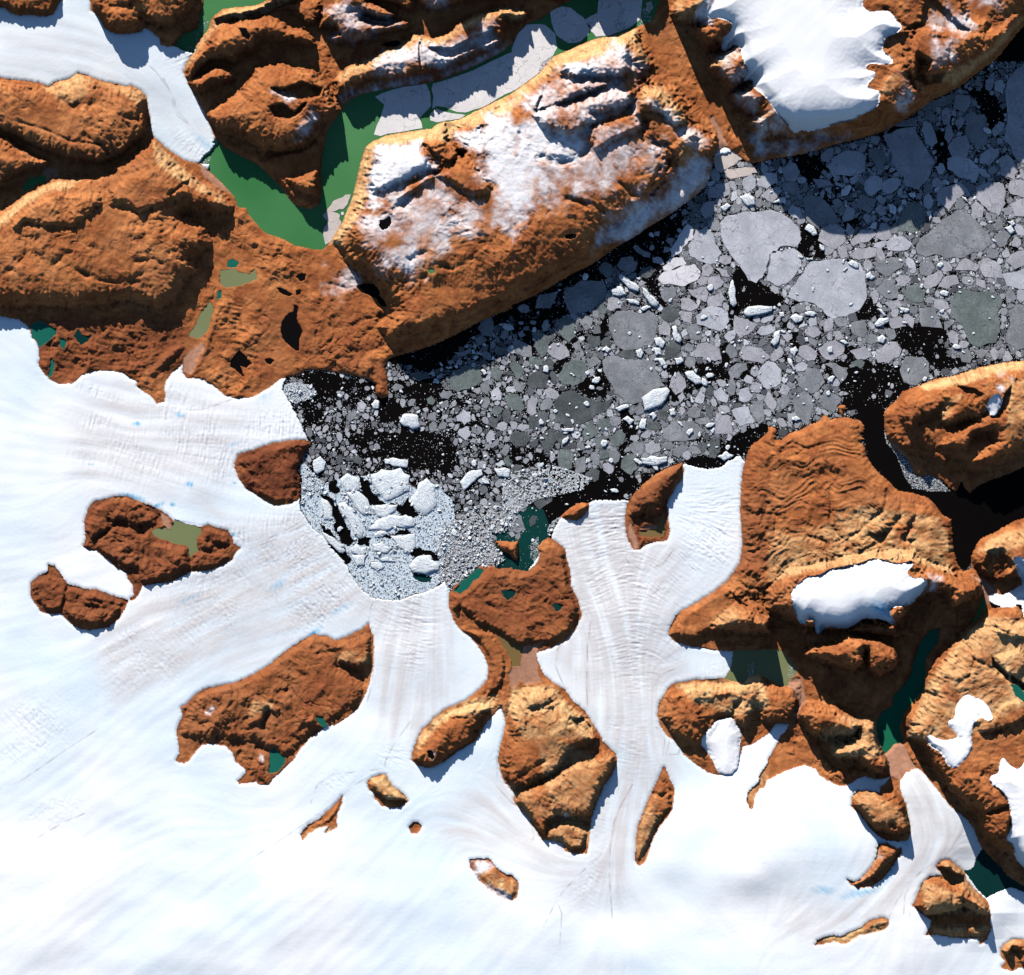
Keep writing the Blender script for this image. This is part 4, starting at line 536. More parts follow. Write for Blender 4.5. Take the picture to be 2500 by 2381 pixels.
sn_n = fbm(WX, WY, 60, 4, 121, .6)
for s, st, e in SNOW:
    e = e*1.5+3; d, w = polyfield(s, e+8)
    t = smooth((d + e*.55 + e*.8*sn_n[w] + 2.2*rib2[w] + 1.2*rib3[w])/(e*1.5))
    snow[w] = np.maximum(snow[w], t*np.clip(st*1.12 + .45*sn_n[w]*(1.1-st) + .22*rib2[w]*(1.1-st), 0, 1))
dk = np.zeros((NY, NX), f4)
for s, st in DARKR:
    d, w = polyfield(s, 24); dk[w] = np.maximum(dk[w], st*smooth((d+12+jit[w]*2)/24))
sl = np.clip(slope/.9, 0, 1)
rough = np.clip(.62 + .8*perlin(X/130, Y/130, 91) + .5*dk, .2, 1.4)
det = rough*(7.5*(ridge-.3) + 3.6*lump) + cs*rough*(3.4*rib1 + 1.5*rib2 + .5*rib3) + .9*stri*rough*(1-sl) + .3*fbm(X, Y, 7, 2, 95) - cracks*rough*(1-sl)
det = .95*(det*(1-.35*sl) + 2.1*gull*sl)*(1-.55*snow)
for s in ("b3 -100,1500 400,1330 700,1500 850,1876 -100,1876", "c3 -100,-50 1000,0 1400,450 1200,560 0,560"):
    d, w = polyfield(s, 60); k = smooth((d+30)/70)
    # curved gullies of the eastern highland
    th = np.arctan2(Y[w]-(1200+150), X[w]-(1875+120)); rr = np.hypot(X[w]-1995, Y[w]-1400)
    det[w] += k*2.4*(1-2*np.abs(perlin(rr/17+2.2*perlin(X[w]/60, Y[w]/60, 5), th*2.2, 96)))
for p, a, wd in LINES:
    d, w = segdist(P(p), wd*2.3, False)
    wv_ = 1+.45*perlin(X[w]/24, Y[w]/24, 151)+.35*perlin(X[w]/9, Y[w]/9, 152)
    dj = np.abs(d + .55*jit[w])*wv_; am = np.clip(.85+.9*perlin(X[w]/34, Y[w]/34, 153), .25, 1.3)
    M[w] += .62*a*am*np.exp(-(dj/(wd*1.3))**2*1.5)*np.clip((wd*2.3-d)/wd*1.5, 0, 1)
washm = np.zeros((NY, NX), f4)
for s in WASH:
    d, w = polyfield(s, 8); washm[w] = np.maximum(washm[w], smooth((d+jit[w]*.6+3)/7))
coast = smooth(dwat/9)
icec = smooth(drock_in/7)
rel = (M + det*(1-.85*washm))
rel = rel*(1-.6*washm)
HR = np.maximum(base*.9, 1.0)*coast + np.maximum(rel, -7)*np.clip(drock_in/14, 0, 1)**.6 + 1.5
low = np.clip((HR-.4), .6, None)
HR = low

# ------------------------------------------------------------------ ice: flow, crevasses, swells
U1 = 0; V1 = 0; WT = 0
for s in FLOW:
    p = P(s); a = p[:-1]; b = p[1:]
    for (ax, ay), (bx, by) in zip(a, b):
        n = max(1, int(math.hypot(bx-ax, by-ay)/60)); L = math.hypot(bx-ax, by-ay)
        for k in range(n):
            t = (k+.5)/n; mx, my = ax+t*(bx-ax), ay+t*(by-ay)
            w = 1/((CX-mx)**2+(CY-my)**2+30**2)**1.7
            U1 = U1 + w*(bx-ax)/L; V1 = V1 + w*(by-ay)/L; WT = WT + w
fu = upsample(U1/WT); fv = upsample(V1/WT); fl = np.hypot(fu, fv)+1e-3; fu /= fl; fv /= fl
nf = perlin(X/5, Y/5, 101) + .9*perlin(X/9, Y/9, 103)
flowl = lic(nf, fu, fv, 26)
flow2 = lic(perlin(X/26, Y/26, 104), fu, fv, 40)/3.2
cx1 = lic(perlin(X/5.6, Y/5.6, 105) + .5*perlin(X/9, Y/9, 106), -fv, fu, 5)
crev = np.zeros((NY, NX), f4)
def ell(c, rx, ry, deg):
    c = P(c)[0]; rx /= 3.1264; ry /= 3.1264; t = math.radians(deg); R_ = 2.2*max(rx, ry)
    x0, x1 = window(c[0]-R_, c[0]+R_, gx); y0, y1 = window(c[1]-R_, c[1]+R_, gy); w = (slice(y0, y1), slice(x0, x1))
    dx = X[w]-c[0]; dy = Y[w]-c[1]
    return np.exp(-1.6*(((dx*math.cos(t)+dy*math.sin(t))/rx)**2 + ((-dx*math.sin(t)+dy*math.cos(t))/ry)**2)), w
for c, rx, ry, dg, st in CREV:
    e, w = ell(c, rx, ry, dg); crev[w] = np.maximum(crev[w], st*e)
crev = np.clip(crev*(1+.9*perlin(X/45, Y/45, 107)), 0, 1)
blue = np.zeros((NY, NX), f4)
for c, rx, ry, dg, st in BLUE:
    e, w = ell(c, rx*1.2, ry*1.2, dg); e = e*(1+.8*cx1[w]*.5); blue[w] = np.maximum(blue[w], np.clip(st*(e*1.5-.35), 0, 1))
mor_shade = np.zeros((NY, NX), f4)
for s in MORAINE:
    d, w = segdist(P(s), 8, False); mor_shade[w] = np.maximum(mor_shade[w], .8*np.exp(-(d/1.5)**2)*np.clip(.5+1.0*perlin(X[w]/22, Y[w]/22, 108), 0, 1))
dome = np.zeros((NY, NX), f4)
for s, h, r in DOMES:
    r = r*1.7; d, w = polyfield(s, r); dome[w] += .5*h*smooth((d+r*.5)/(r*1.45))
dome = blur(dome, 9)
swell = 3.4*fbm(X+.35*Y, Y*1.5-.4*X, 190, 2, 111, .42) + .7*flow2
calm = np.clip(dwat/80, .15, 1)
swell = swell*.9
HI = base + dome + swell*calm*.75 + .13*flowl*(.12+crev) + crev*1.15*cx1 + .10*fbm(X, Y, 9, 2, 115) + 1.2
HI = HI - 3.2*np.exp(-drock_out/4.5)*(drock_out < 39) + .25*np.exp(-((drock_out-9)/4)**2) - .25*mor_shade
HI = HI + np.exp(-dwat/9)*(dwat < 60)*(1.3*perlin(X/5, Y/5, 171) + .8*np.abs(perlin(X/9, Y/9, 172)))
HI = np.maximum(HI, 1.6*smooth(dwat/5)+.8) + 1.2*smooth(dwat/4)
H = np.where(isrock, HR, HI)
capm = np.zeros((NY, NX), f4)
for i, (k, s, h, r) in enumerate(CAPS):
    p = P(s); d, w = polyfield(p, r)
    d2 = d + jit[w]*.35
    base_s = blur(np.ascontiguousarray(M[w]), 9) + base[w]
    if (d > 0).any(): fl_ = .6*smooth(d/28); base_s = base_s*(1-fl_) + fl_*float(np.median(base_s[d > 0]))
    sm = .55*det[w]*np.clip(1-d2/14, 0, 1)
    hc = base_s + h*(1-np.exp(-np.clip(d2, 0, 99)/(r*.5))) + .5*swell[w] + .02*flowl[w] + sm + 1.5
    t = 1.0
    m = blur((d > 0).astype(f4), 3) > .5; d = np.where(m, np.maximum(d, .5), np.minimum(d, -.5)) + 0*edge[w]; d2 = np.where(m, np.maximum(d2, .5), d2)
    H[w] = np.where(m & ~water[w], H[w]*(1-t)+hc*t, H[w]); capid[w][m] = i+1; capm[w] = np.maximum(capm[w], m)
# lakes sit in flat hollows
lakes = []
for i, (s, col, lab) in enumerate(LAKES):
    p = P(s); d, w = polyfield(p, 14); d = d + 1.1*edge[w]
    m = d > 0
    if not m.any(): lakes.append(None); continue
    near = (d > -5) & (d < 2)
    lv = float(np.percentile(H[w][near], 30)) if near.any() else 1.0
    lv = max(lv, .9)
    t = smooth((d+12)/12); hh = H[w]
    hh = hh*(1-t) + np.clip(hh, lv+.5, lv+3)*t
    hh = np.where(d > -.6, lv-.8-np.clip(d, 0, 3), hh)
    H[w] = hh; lakes.append((p, lv))
H = np.where(water, -5.0, H)
print("relief", round(time.time()-T0, 1))

# ------------------------------------------------------------------ colour masks
rim = ((capid == 0) & isrock)
tan = np.zeros((NY, NX), f4)
for s, st in TAN:
    d, w = polyfield(s, 14); tan[w] = np.maximum(tan[w], st*smooth((d+7+jit[w])/14))
tan = tan*np.clip(.6+.45*sl+.45*strat+.35*rib2+.5*perlin(WX/34, WY/34, 163), 0, 1.05)
mor_shade = np.maximum(mor_shade, (.75+.5*perlin(X/20, Y/20, 141))*np.exp(-(drock_out/3.4)**2)*(drock_out < 39)*(dwat > 6))  # dark debris rim round rock, also painting the shade of the ice edge
# silty tint on the outlet glaciers
silt = np.zeros((NY, NX), f4)
for s, st in (("c2 300,300 600,60 880,60 1300,400 1320,1640 1750,1660 1760,300 1700,600 1300,900 1200,1150 1700,1210 1640,1440 1200,1500 1120,1700 1200,1876 d2 1250,300 1030,700 950,1000 800,1300 620,1300 560,1000 700,500 780,200 560,-100 400,-400 180,-700 380,-900 c2 450,700", 1.0),
              ("c1 -200,200 350,150 750,650 1400,750 1480,900 1500,1400 1500,1876 1000,1876 900,1500 880,1000 400,1060 -100,1350 c0 1300,1400 900,1600 700,1200 1100,760 1500,640 1900,480 1500,120 1200,-500", .9),
              ("d1 1250,700 1954,300 d2 100,700 600,900 600,1400 0,1000 d1 1600,1000", .8), ("d3 1000,400 1150,300 1600,830 1600,1000 1500,1080 1100,1150 900,1500 0,1650 200,1300 600,1330 1000,1050 1060,850", .9), ("b0 900,1000 1954,1200 1800,1600 1700,1876 600,1876 500,1300", .7), ("a0 0,100 700,200 1600,1000 1500,1250 1100,700 0,600", .5)):
    d, w = polyfield(s, 60); silt[w] = np.maximum(silt[w], st*smooth((d+45)/90))
silt = np.clip(silt*(.72+.75*flow2+.16*flowl + .2*crev), 0, 1)
# ------------------------------------------------------------------ materials
def new_mat(name):
    m = bpy.data.materials.new(name); m.use_nodes = True
    n = m.node_tree.nodes; b = n["Principled BSDF"]; return m, m.node_tree, n, b
def N(nt, t, **k):
    n = nt.nodes.new(t)
    for a, v in k.items(): setattr(n, a, v)
    return n
def L(nt, a, b): nt.links.new(a, b)
def mixc(nt, fac, a, b, mode='MIX'):
    m = N(nt, "ShaderNodeMix", data_type='RGBA', blend_type=mode)
    for sock, v in ((m.inputs[0], fac), (m.inputs[6], a), (m.inputs[7], b)):
        if isinstance(v, (int, float)): sock.default_value = v
        elif isinstance(v, tuple): sock.default_value = v+(1,) if len(v) == 3 else v
        else: L(nt, v, sock)
    return m.outputs[2]
def noise(nt, scale, detail=4, rough=.6, vec=None, dist=0):
    n = N(nt, "ShaderNodeTexNoise"); n.inputs["Scale"].default_value = scale; n.inputs["Detail"].default_value = detail; n.inputs["Roughness"].default_value = rough; n.inputs["Distortion"].default_value = dist
    if vec: L(nt, vec, n.inputs["Vector"])
    return n.outputs[0]
def ramp(nt, src, p0, p1, lo=0., hi=1.):
    r = N(nt, "ShaderNodeMapRange"); L(nt, src, r.inputs[0])
    for i, v in ((1, p0), (2, p1), (3, lo), (4, hi)): r.inputs[i].default_value = v
    return r.outputs[0]
def math_(nt, op, a, b):
    m = N(nt, "ShaderNodeMath", operation=op)
    for s, v in ((m.inputs[0], a), (m.inputs[1], b)):
        if isinstance(v, (int, float)): s.default_value = v
        else: L(nt, v, s)
    return m.outputs[0]
def bump(nt, b, src, strength, dist):
    n = N(nt, "ShaderNodeBump"); n.inputs["Strength"].default_value = strength; n.inputs["Distance"].default_value = dist
    L(nt, src, n.inputs["Height"]); L(nt, n.outputs[0], b.inputs["Normal"])
def attrs(nt):
    a = N(nt, "ShaderNodeAttribute", attribute_name="mask"); s = N(nt, "ShaderNodeSeparateColor"); L(nt, a.outputs["Color"], s.inputs[0])
    c = N(nt, "ShaderNodeAttribute", attribute_name="mask2"); t = N(nt, "ShaderNodeSeparateColor"); L(nt, c.outputs["Color"], t.inputs[0])
    return s.outputs[0], s.outputs[1], s.outputs[2], a.outputs["Alpha"], t.outputs[0], t.outputs[1], t.outputs[2], c.outputs["Alpha"]

def obj_vec(nt):
    t = N(nt, "ShaderNodeTexCoord"); return t.outputs["Object"]
# rock: iron-red ground, yellow talus, strata, silt flats and snow dust
mat_rock, nt_, _, b = new_mat("rock")
sn, ta, dr, wa, *_r = attrs(nt_); ov = obj_vec(nt_)
big = ramp(nt_, noise(nt_, .35, 5, .6, ov, .6), .35, .68); fine = noise(nt_, 3.2, 6, .68, ov, .3); mid = noise(nt_, 1.1, 5, .62, ov, .8)
c = mixc(nt_, big, (.38, .125, .040), (.58, .225, .080))
c = mixc(nt_, ramp(nt_, mid, .42, .62), c, (.30, .095, .034))
c = mixc(nt_, ramp(nt_, noise(nt_, .22, 3, .5, ov, 1.0), .54, .72, 0, .4), c, (.50, .23, .10))
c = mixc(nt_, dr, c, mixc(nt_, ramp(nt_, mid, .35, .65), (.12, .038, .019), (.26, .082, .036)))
sep = N(nt_, "ShaderNodeSeparateXYZ"); L(nt_, ov, sep.inputs[0])
cmb = N(nt_, "ShaderNodeCombineXYZ"); L(nt_, sep.outputs[2], cmb.inputs[2]); 
band = noise(nt_, 11, 3, .6, cmb.outputs[0])
tanc = mixc(nt_, ramp(nt_, band, .35, .65), (.66, .37, .155), (.84, .56, .28))
c = mixc(nt_, math_(nt_, 'MULTIPLY', ta, ramp(nt_, fine, .25, .6, .6, 1.)), c, tanc)
c = mixc(nt_, wa, c, (.46, .24, .155))
c = mixc(nt_, 1.0, c, mixc(nt_, ramp(nt_, fine, .3, .7), (.74, .70, .68), (1.15, 1.15, 1.15)), 'MULTIPLY')
c = mixc(nt_, ramp(nt_, math_(nt_, 'MULTIPLY', sn, ramp(nt_, fine, .25, .6, .55, 1.1)), .0, .9), c, (.86, .84, .86))
L(nt_, c, b.inputs["Base Color"]); b.inputs["Roughness"].default_value = .95; b.inputs["Specular IOR Level"].default_value = .1
bump(nt_, b, noise(nt_, 8, 5, .7, ov, .4), .55, .035)

mat_ice, nt_, _, b = new_mat("glacier_ice")
*_r, cv, bl, mo, si = attrs(nt_); ov = obj_vec(nt_)
c = mixc(nt_, ramp(nt_, noise(nt_, .12, 4, .55, ov, .5), .35, .65), (.74, .845, .92), (.92, .925, .94))
c = mixc(nt_, si, c, (.67, .645, .645))
c = mixc(nt_, math_(nt_, 'MULTIPLY', cv, ramp(nt_, noise(nt_, 5, 4, .7, ov), .4, .7, 0, .35)), c, (.45, .50, .58))
c = mixc(nt_, bl, c, (.18, .50, .74))
c = mixc(nt_, math_(nt_, 'MULTIPLY', mo, .75), c, (.24, .18, .17))  # moraine lines, and the rim of painted shade round rock
L(nt_, c, b.inputs["Base Color"]); b.inputs["Roughness"].default_value = .6; b.inputs["Specular IOR Level"].default_value = .15
bump(nt_, b, noise(nt_, 12, 3, .6, ov), .22, .02)

mat_snow, nt_, _, b = new_mat("snow_cap")
*_r, cv, bl, mo, si = attrs(nt_); ov = obj_vec(nt_)
c = mixc(nt_, bl, (.93, .93, .95), (.20, .50, .74)); L(nt_, c, b.inputs["Base Color"]); b.inputs["Roughness"].default_value = .7; b.inputs["Specular IOR Level"].default_value = .1
bump(nt_, b, noise(nt_, 2, 3, .5, ov), .15, .03)

def flat_water(name, col, col2, scale=.2):
    m, nt_, _, b = new_mat(name); ov = obj_vec(nt_)
    L(nt_, mixc(nt_, ramp(nt_, noise(nt_, scale, 3, .5, ov), .35, .65), col, col2), b.inputs["Base Color"])
    b.inputs["Roughness"].default_value = .4; b.inputs["Specular IOR Level"].default_value = .05
    return m
mat_sea = flat_water("dark_fjord_water", (.0030, .0024, .0022), (.0042, .0032, .0028))
W = {'green': flat_water("green_water", (.040, .175, .055), (.085, .25, .095), .14), 'olive': flat_water("olive_water", (.17, .20, .085), (.21, .23, .11)),
     'teal': flat_water("teal_water", (.010, .115, .085), (.014, .14, .10)), 'deep': flat_water("deep_teal_water", (.004, .032, .030), (.005, .045, .040)),
     'black': flat_water("black_water", (.004, .003, .003), (.005, .004, .004)), 'brown': flat_water("brown_water", (.19, .12, .045), (.21, .14, .055)), 'emerald': flat_water("emerald_water", (.010, .135, .070), (.014, .16, .085))}
def floe_mat(name, lo, hi, speck=.5, sc=1.0):
    m, nt_, _, b = new_mat(name); t = N(nt_, "ShaderNodeNewGeometry"); pv = t.outputs["Position"]
    a = noise(nt_, 14*sc, 5, .75, pv); g = noise(nt_, .9, 4, .6, pv, .5)
    c = mixc(nt_, ramp(nt_, g, .35, .65), lo, hi)
    c = mixc(nt_, ramp(nt_, a, .30, .60, speck, 0), c, tuple(v*.35 for v in lo))
    c = mixc(nt_, ramp(nt_, a, .60, .78, 0, .6), c, (.72, .76, .82))
    # old fracture lines healed with darker ice
    v = N(nt_, "ShaderNodeTexVoronoi", feature='DISTANCE_TO_EDGE'); v.inputs["Scale"].default_value = 1.3
    dv = N(nt_, "ShaderNodeVectorMath", operation='ADD'); nn = N(nt_, "ShaderNodeTexNoise"); nn.inputs["Scale"].default_value = 2.0; L(nt_, pv, nn.inputs["Vector"])
    L(nt_, pv, dv.inputs[0]); L(nt_, nn.outputs["Color"], dv.inputs[1]); L(nt_, dv.outputs[0], v.inputs["Vector"])
    c = mixc(nt_, math_(nt_, 'MULTIPLY', ramp(nt_, v.outputs[0], 0, .028, .8, 0), ramp(nt_, g, .42, .52)), c, tuple(x*.4 for x in lo))
    L(nt_, c, b.inputs["Base Color"]); b.inputs["Roughness"].default_value = .8; b.inputs["Specular IOR Level"].default_value = .15
    bump(nt_, b, a, .5, .02); return m
FM = {'grey': floe_mat("grey_floe_ice", (.20, .21, .225), (.34, .35, .375)), 'pale': floe_mat("pale_floe_ice", (.42, .43, .48), (.60, .61, .66), .35),
      'lilac': floe_mat("lilac_floe_ice", (.36, .355, .39), (.52, .51, .56)), 'dark': floe_mat("dark_floe_ice", (.07, .08, .085), (.15, .165, .17)),
      'green': floe_mat("green_grey_floe_ice", (.12, .145, .14), (.22, .255, .25)), 'white': floe_mat("white_floe_ice", (.66, .64, .67), (.80, .78, .82), .2),
      'beige': floe_mat("beige_floe_ice", (.62, .52, .47), (.70, .62, .58), .25), 'sheet': floe_mat("smooth_sheet_ice", (.78, .74, .74), (.88, .84, .82), .03, .4)}
mat_berg, nt_, _, b = new_mat("iceberg_ice")
ov = obj_vec(nt_); mp = N(nt_, "ShaderNodeMapping"); mp.inputs["Scale"].default_value = (1, 3.6, 1); L(nt_, ov, mp.inputs[0])
nz = noise(nt_, 3.4, 6, .72, mp.outputs[0], 1.1); n2 = noise(nt_, 9, 4, .7, ov)
c = mixc(nt_, ramp(nt_, nz, .34, .49), (.42, .60, .77), (.88, .91, .93)); c = mixc(nt_, ramp(nt_, n2, .62, .75, 0, .5), c, (.55, .68, .80)); L(nt_, c, b.inputs["Base Color"])
b.inputs["Roughness"].default_value = .7; b.inputs["Specular IOR Level"].default_value = .15; bump(nt_, b, nz, .9, .11)
mat_brash, nt_, _, b = new_mat("brash_ice"); t = N(nt_, "ShaderNodeNewGeometry"); rnd = t.outputs["Random Per Island"]
c = mixc(nt_, ramp(nt_, rnd, 0, 1), (.14, .15, .165), (.58, .60, .64)); c = mixc(nt_, ramp(nt_, rnd, .74, .84), c, (.80, .84, .88)); L(nt_, c, b.inputs["Base Color"]); b.inputs["Roughness"].default_value = .8; b.inputs["Specular IOR Level"].default_value = .1
mat_floes, nt_, _, b = new_mat("small_floe_ice"); t = N(nt_, "ShaderNodeNewGeometry"); rnd = t.outputs["Random Per Island"]; sp = noise(nt_, 16, 4, .8, t.outputs["Position"])
c = mixc(nt_, ramp(nt_, rnd, 0, .8), (.07, .075, .085), (.50, .51, .55)); c = mixc(nt_, ramp(nt_, rnd, .93, .97), c, (.72, .76, .80)); c = mixc(nt_, ramp(nt_, sp, .35, .6, .6, 0), c, (.09, .09, .10))
L(nt_, c, b.inputs["Base Color"]); b.inputs["Roughness"].default_value = .8; b.inputs["Specular IOR Level"].default_value = .1
mat_slush, nt_, _, b = new_mat("slush_ice"); t = N(nt_, "ShaderNodeNewGeometry"); pv = t.outputs["Position"]
c = mixc(nt_, ramp(nt_, noise(nt_, .5, 4, .6, pv, .6), .38, .62), (.045, .048, .05), (.22, .225, .24)); c = mixc(nt_, ramp(nt_, noise(nt_, 13, 5, .85, pv), .5, .62, 0, .75), c, (.50, .52, .56)); c = mixc(nt_, ramp(nt_, noise(nt_, 9, 5, .85, pv), .3, .48, .8, 0), c, (.02, .02, .02))
L(nt_, c, b.inputs["Base Color"]); b.inputs["Roughness"].default_value = .8; b.inputs["Specular IOR Level"].default_value = .1
mat_rubble, nt_, _, b = new_mat("rubble_ice"); t = N(nt_, "ShaderNodeNewGeometry"); rnd = t.outputs["Random Per Island"]
c = mixc(nt_, ramp(nt_, rnd, 0, 1), (.62, .66, .70), (.84, .88, .90)); L(nt_, c, b.inputs["Base Color"]); b.inputs["Roughness"].default_value = .8; b.inputs["Specular IOR Level"].default_value = .1
mat_mel, nt_, _, b = new_mat("melange_ice"); ov = obj_vec(nt_)
at = N(nt_, "ShaderNodeAttribute", attribute_name="dirt")
a = noise(nt_, 9, 6, .8, ov); g = noise(nt_, 1.5, 5, .7, ov)
c = mixc(nt_, ramp(nt_, g, .35, .65), (.58, .70, .80), (.76, .83, .88)); c = mixc(nt_, ramp(nt_, a, .32, .5, .8, 0), c, (.34, .46, .58))
c = mixc(nt_, math_(nt_, 'MULTIPLY', at.outputs["Fac"], .8), c, mixc(nt_, ramp(nt_, a, .4, .6), (.30, .28, .27), (.62, .57, .55)))
L(nt_, c, b.inputs["Base Color"]); b.inputs["Roughness"].default_value = .8; bump(nt_, b, a, .9, .06)

# ------------------------------------------------------------------ object helpers
def tag(o, label, cat, group=None, kind=None):
    o["label"] = label
    if cat: o["category"] = cat
    if group: o["group"] = group
    if kind: o["kind"] = kind
    return o
def link(name, me, mat):
    if mat: me.materials.append(mat)
    o = bpy.data.objects.new(name, me); scene.collection.objects.link(o); return o
def np_mesh(name, V, F, nper=4, smooth_=True):
    me = bpy.data.meshes.new(name); me.vertices.add(len(V)); me.vertices.foreach_set("co", np.ascontiguousarray(V, np.float32).ravel())
    nf_ = len(F); me.loops.add(nf_*nper); me.loops.foreach_set("vertex_index", np.ascontiguousarray(F, np.int32).ravel())
    me.polygons.add(nf_); me.polygons.foreach_set("loop_start", np.arange(0, nf_*nper, nper, dtype=np.int32))
    me.polygons.foreach_set("use_smooth", np.full(nf_, smooth_)); me.update(calc_edges=True); return me

# ------------------------------------------------------------------ terrain, cut into its masses
VX = wx(X).astype(f4); VY = wy(Y).astype(f4); VZ = (H*U).astype(f4)
mask = np.stack([snow, tan, dk, washm], -1).astype(f4); mask2 = np.stack([crev, blue, mor_shade, silt], -1).astype(f4)
# class per cell
cls = np.zeros((NY, NX), np.int16)                       # 0 ice
cls[isrock] = 100 + rock[isrock]
SPLIT = [('peninsula', "a0 1380,560 1400,380 1480,420 1650,-1000 a3 -2000,-3000 a2 480,-3000 480,-100 470,0 150,150 a1 1954,340 1800,460 1600,560 640,850 560,1600 330,1620 a0 1640,1060"),
         ('plateau', "a1 560,1876 780,1250 850,1080 a2 0,680 430,370 950,200 1010,300 1330,520 1480,800 1640,1115 1900,1400 1000,1900 b1 1954,500 1040,880 900,540 760,0 650,-200"),
         ('mountain', "a2 950,200 1010,300 1330,520 1480,800 1640,1115 1900,1300 a3 500,1200 1954,400 3000,-2000 a2 1000,-2000 1100,80"),
         ('lowland', "a1 560,1876 650,1700 760,0 b1 760,0 900,540 1100,900 1100,1200 800,1010 -1200,1300 b0 700,1200 1400,1040 1400,740 1480,740 1600,440 1640,200 1560,0 a0 1830,1560 1954,1690 a1 400,1900")]
for i, (k, s) in enumerate(SPLIT):
    d, w = polyfield(s, 3); m = (d > 0) & (rock[w] == 1); cls[w][m] = 150+i
cls[(capid > 0) & ~water] = 200 + capid[(capid > 0) & ~water]
cls[water] = -1
# ice split into its streams
ICE = [('nw', "a0 -2000,-2000 1800,-500 1500,400 1700,1060 1520,1300 1000,900 -2000,1200"), ('se', "c3 0,1700 1400,1650 2800,1500 2800,3000 d2 1300,2400 1020,1000 1160,200 1250,0 c2 1500,1700")]
for i, (k, s) in enumerate(ICE):
    d, w = polyfield(s, 3); m = (d > 0) & (cls[w] == 0); cls[w][m] = 10+i
d, w = polyfield("c2 -100,100 560,60 900,0 950,-200 1350,-250 1850,-250 1800,600 1300,900 1200,1080 1750,1180 1700,1450 1150,1500 1150,1800 d2 1160,200 1020,1000 760,1500 560,1100 690,600 760,200 560,-200", 3); m = (d > 0) & (cls[w] == 0); cls[w][m] = 12
c4 = np.stack([cls[:-1, :-1], cls[:-1, 1:], cls[1:, 1:], cls[1:, :-1]], -1)
fc = c4.max(-1)                                           # a cell touching land belongs to the land
idx = np.arange(NY*NX, dtype=np.int32).reshape(NY, NX)
Q = np.stack([idx[:-1, :-1], idx[1:, :-1], idx[1:, 1:], idx[:-1, 1:]], -1)
VV = np.stack([VX, VY, VZ], -1).reshape(-1, 3); MA = mask.reshape(-1, 4); MB_ = mask2.reshape(-1, 4)
def piece(code, name, label, cat, mat):
    m = fc == code
    if not m.any(): return None
    q = Q[m]; u, inv = np.unique(q, return_inverse=True)
    me = np_mesh(name, VV[u], inv.reshape(-1, 4))
    for an, arr in (("mask", MA), ("mask2", MB_)):
        a = me.attributes.new(an, 'FLOAT_COLOR', 'POINT'); a.data.foreach_set("color", np.ascontiguousarray(arr[u], np.float32).ravel())
    return tag(link(name, me, mat), label, cat, kind='structure')
piece(0, "glacier", "vast white ice sheet with the broad main glacier flowing in from the lower left", "glacier", mat_ice)
piece(10, "glacier", "smooth white glacier tongue ending at green water in the top left", "glacier", mat_ice)
piece(11, "glacier", "smooth white glacier and domed snowfield of the lower right", "glacier", mat_ice)
piece(12, "glacier", "forked pale outlet glacier flowing up from the bottom centre, with silty stripes", "glacier", mat_ice)
RL = {'west': "large rounded orange hills between two glaciers on the left edge", 'nw_corner': "small brown hill in the top left corner", 'top_hill': "brown hill with steep shaded side at top left of the green fjord",
 'front': "dark brown rounded rock at the calving front of the main glacier", 'c_shape': "C-shaped brown nunatak holding an olive lake", 'peanut': "peanut-shaped brown nunatak, smallest of the two on the left ice",
 'sw_big': "large ragged red-brown nunatak below the main glacier trunk", 'central_south': "long hooked mass of tan and red hills between the two southern glaciers", 'skerry': "tiny brown islet in dark water below the ice rubble",
 'lens': "small lens-shaped golden brown rock at the glacier edge", 'finger': "dark brown finger-shaped rock with a silty pond, inside the outlet glacier", 'east': "wide orange highland with terraces across the right side",
 'ne_island': "golden brown mountain island at the right edge with an egg-shaped snow patch", 'islet': "tiny brown islet shaped like a mushroom above the eastern highland", 'se_block': "blocky tan nunatak with a black shaded face by the dark lake",
 'se_corner': "small rounded tan rock in the bottom right corner", 'arc': "thin curved tan ridge with dark outer side under the snow dome", 'sand_strip': "narrow sand-coloured rock strip lying on the ice, lower right",
 'long_strip': "long narrow tan cliff strip beside the outlet glacier", 'wedge': "wedge-shaped tan nunatak with dark underside, lower centre", 'feather': "feather-shaped brown rock sliver, left of the wedge nunatak",
 'dot': "tiny tan rock outcrop below the wedge nunatak", 'snowy_rock': "half snow-covered tan rock outcrop, lower centre"}
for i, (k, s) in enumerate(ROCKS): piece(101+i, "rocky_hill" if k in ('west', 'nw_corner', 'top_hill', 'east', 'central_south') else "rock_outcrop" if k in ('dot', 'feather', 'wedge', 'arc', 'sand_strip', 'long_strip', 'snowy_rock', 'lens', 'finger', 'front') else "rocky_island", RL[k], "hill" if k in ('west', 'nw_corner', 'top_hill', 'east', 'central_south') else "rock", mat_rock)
for i, (n_, lab) in enumerate((("headland", "rugged brown and snow-dusted headland between the green fjord and the top edge"), ("plateau", "great cliff-edged plateau dusted with snow in the upper centre"), ("mountain", "ice-capped mountain with deep shaded valleys at the top right"), ("lowland", "low orange rolling ground with black lakes left of the dark fjord"))):
    piece(150+i, n_, lab, n_, mat_rock)
CL = {'ne_cap': "large pure white ice cap on the mountain at the top right", 'east_cap': "oval white ice cap on the orange highland at right", 'tongue_cap': "short white ice tongue hanging between tan hills", 'hook_cap': "hook-shaped snow field on the right-hand hills",
 'se_cap': "white ice cap cut off by the lower right edge", 'east_edge_cap': "branching white snow field at the right edge", 'egg_patch': "small egg-shaped snow patch on the golden island", 'button_patch': "tiny round snow patch right of the egg-shaped one", 'edge_patch': "small snow patch on the golden island at the picture edge"}
for i, cp in enumerate(CAPS): piece(201+i, "ice_cap" if 'cap' in cp[0] else "snow_patch", CL[cp[0]], "ice cap" if 'cap' in cp[0] else "snow patch", mat_snow)
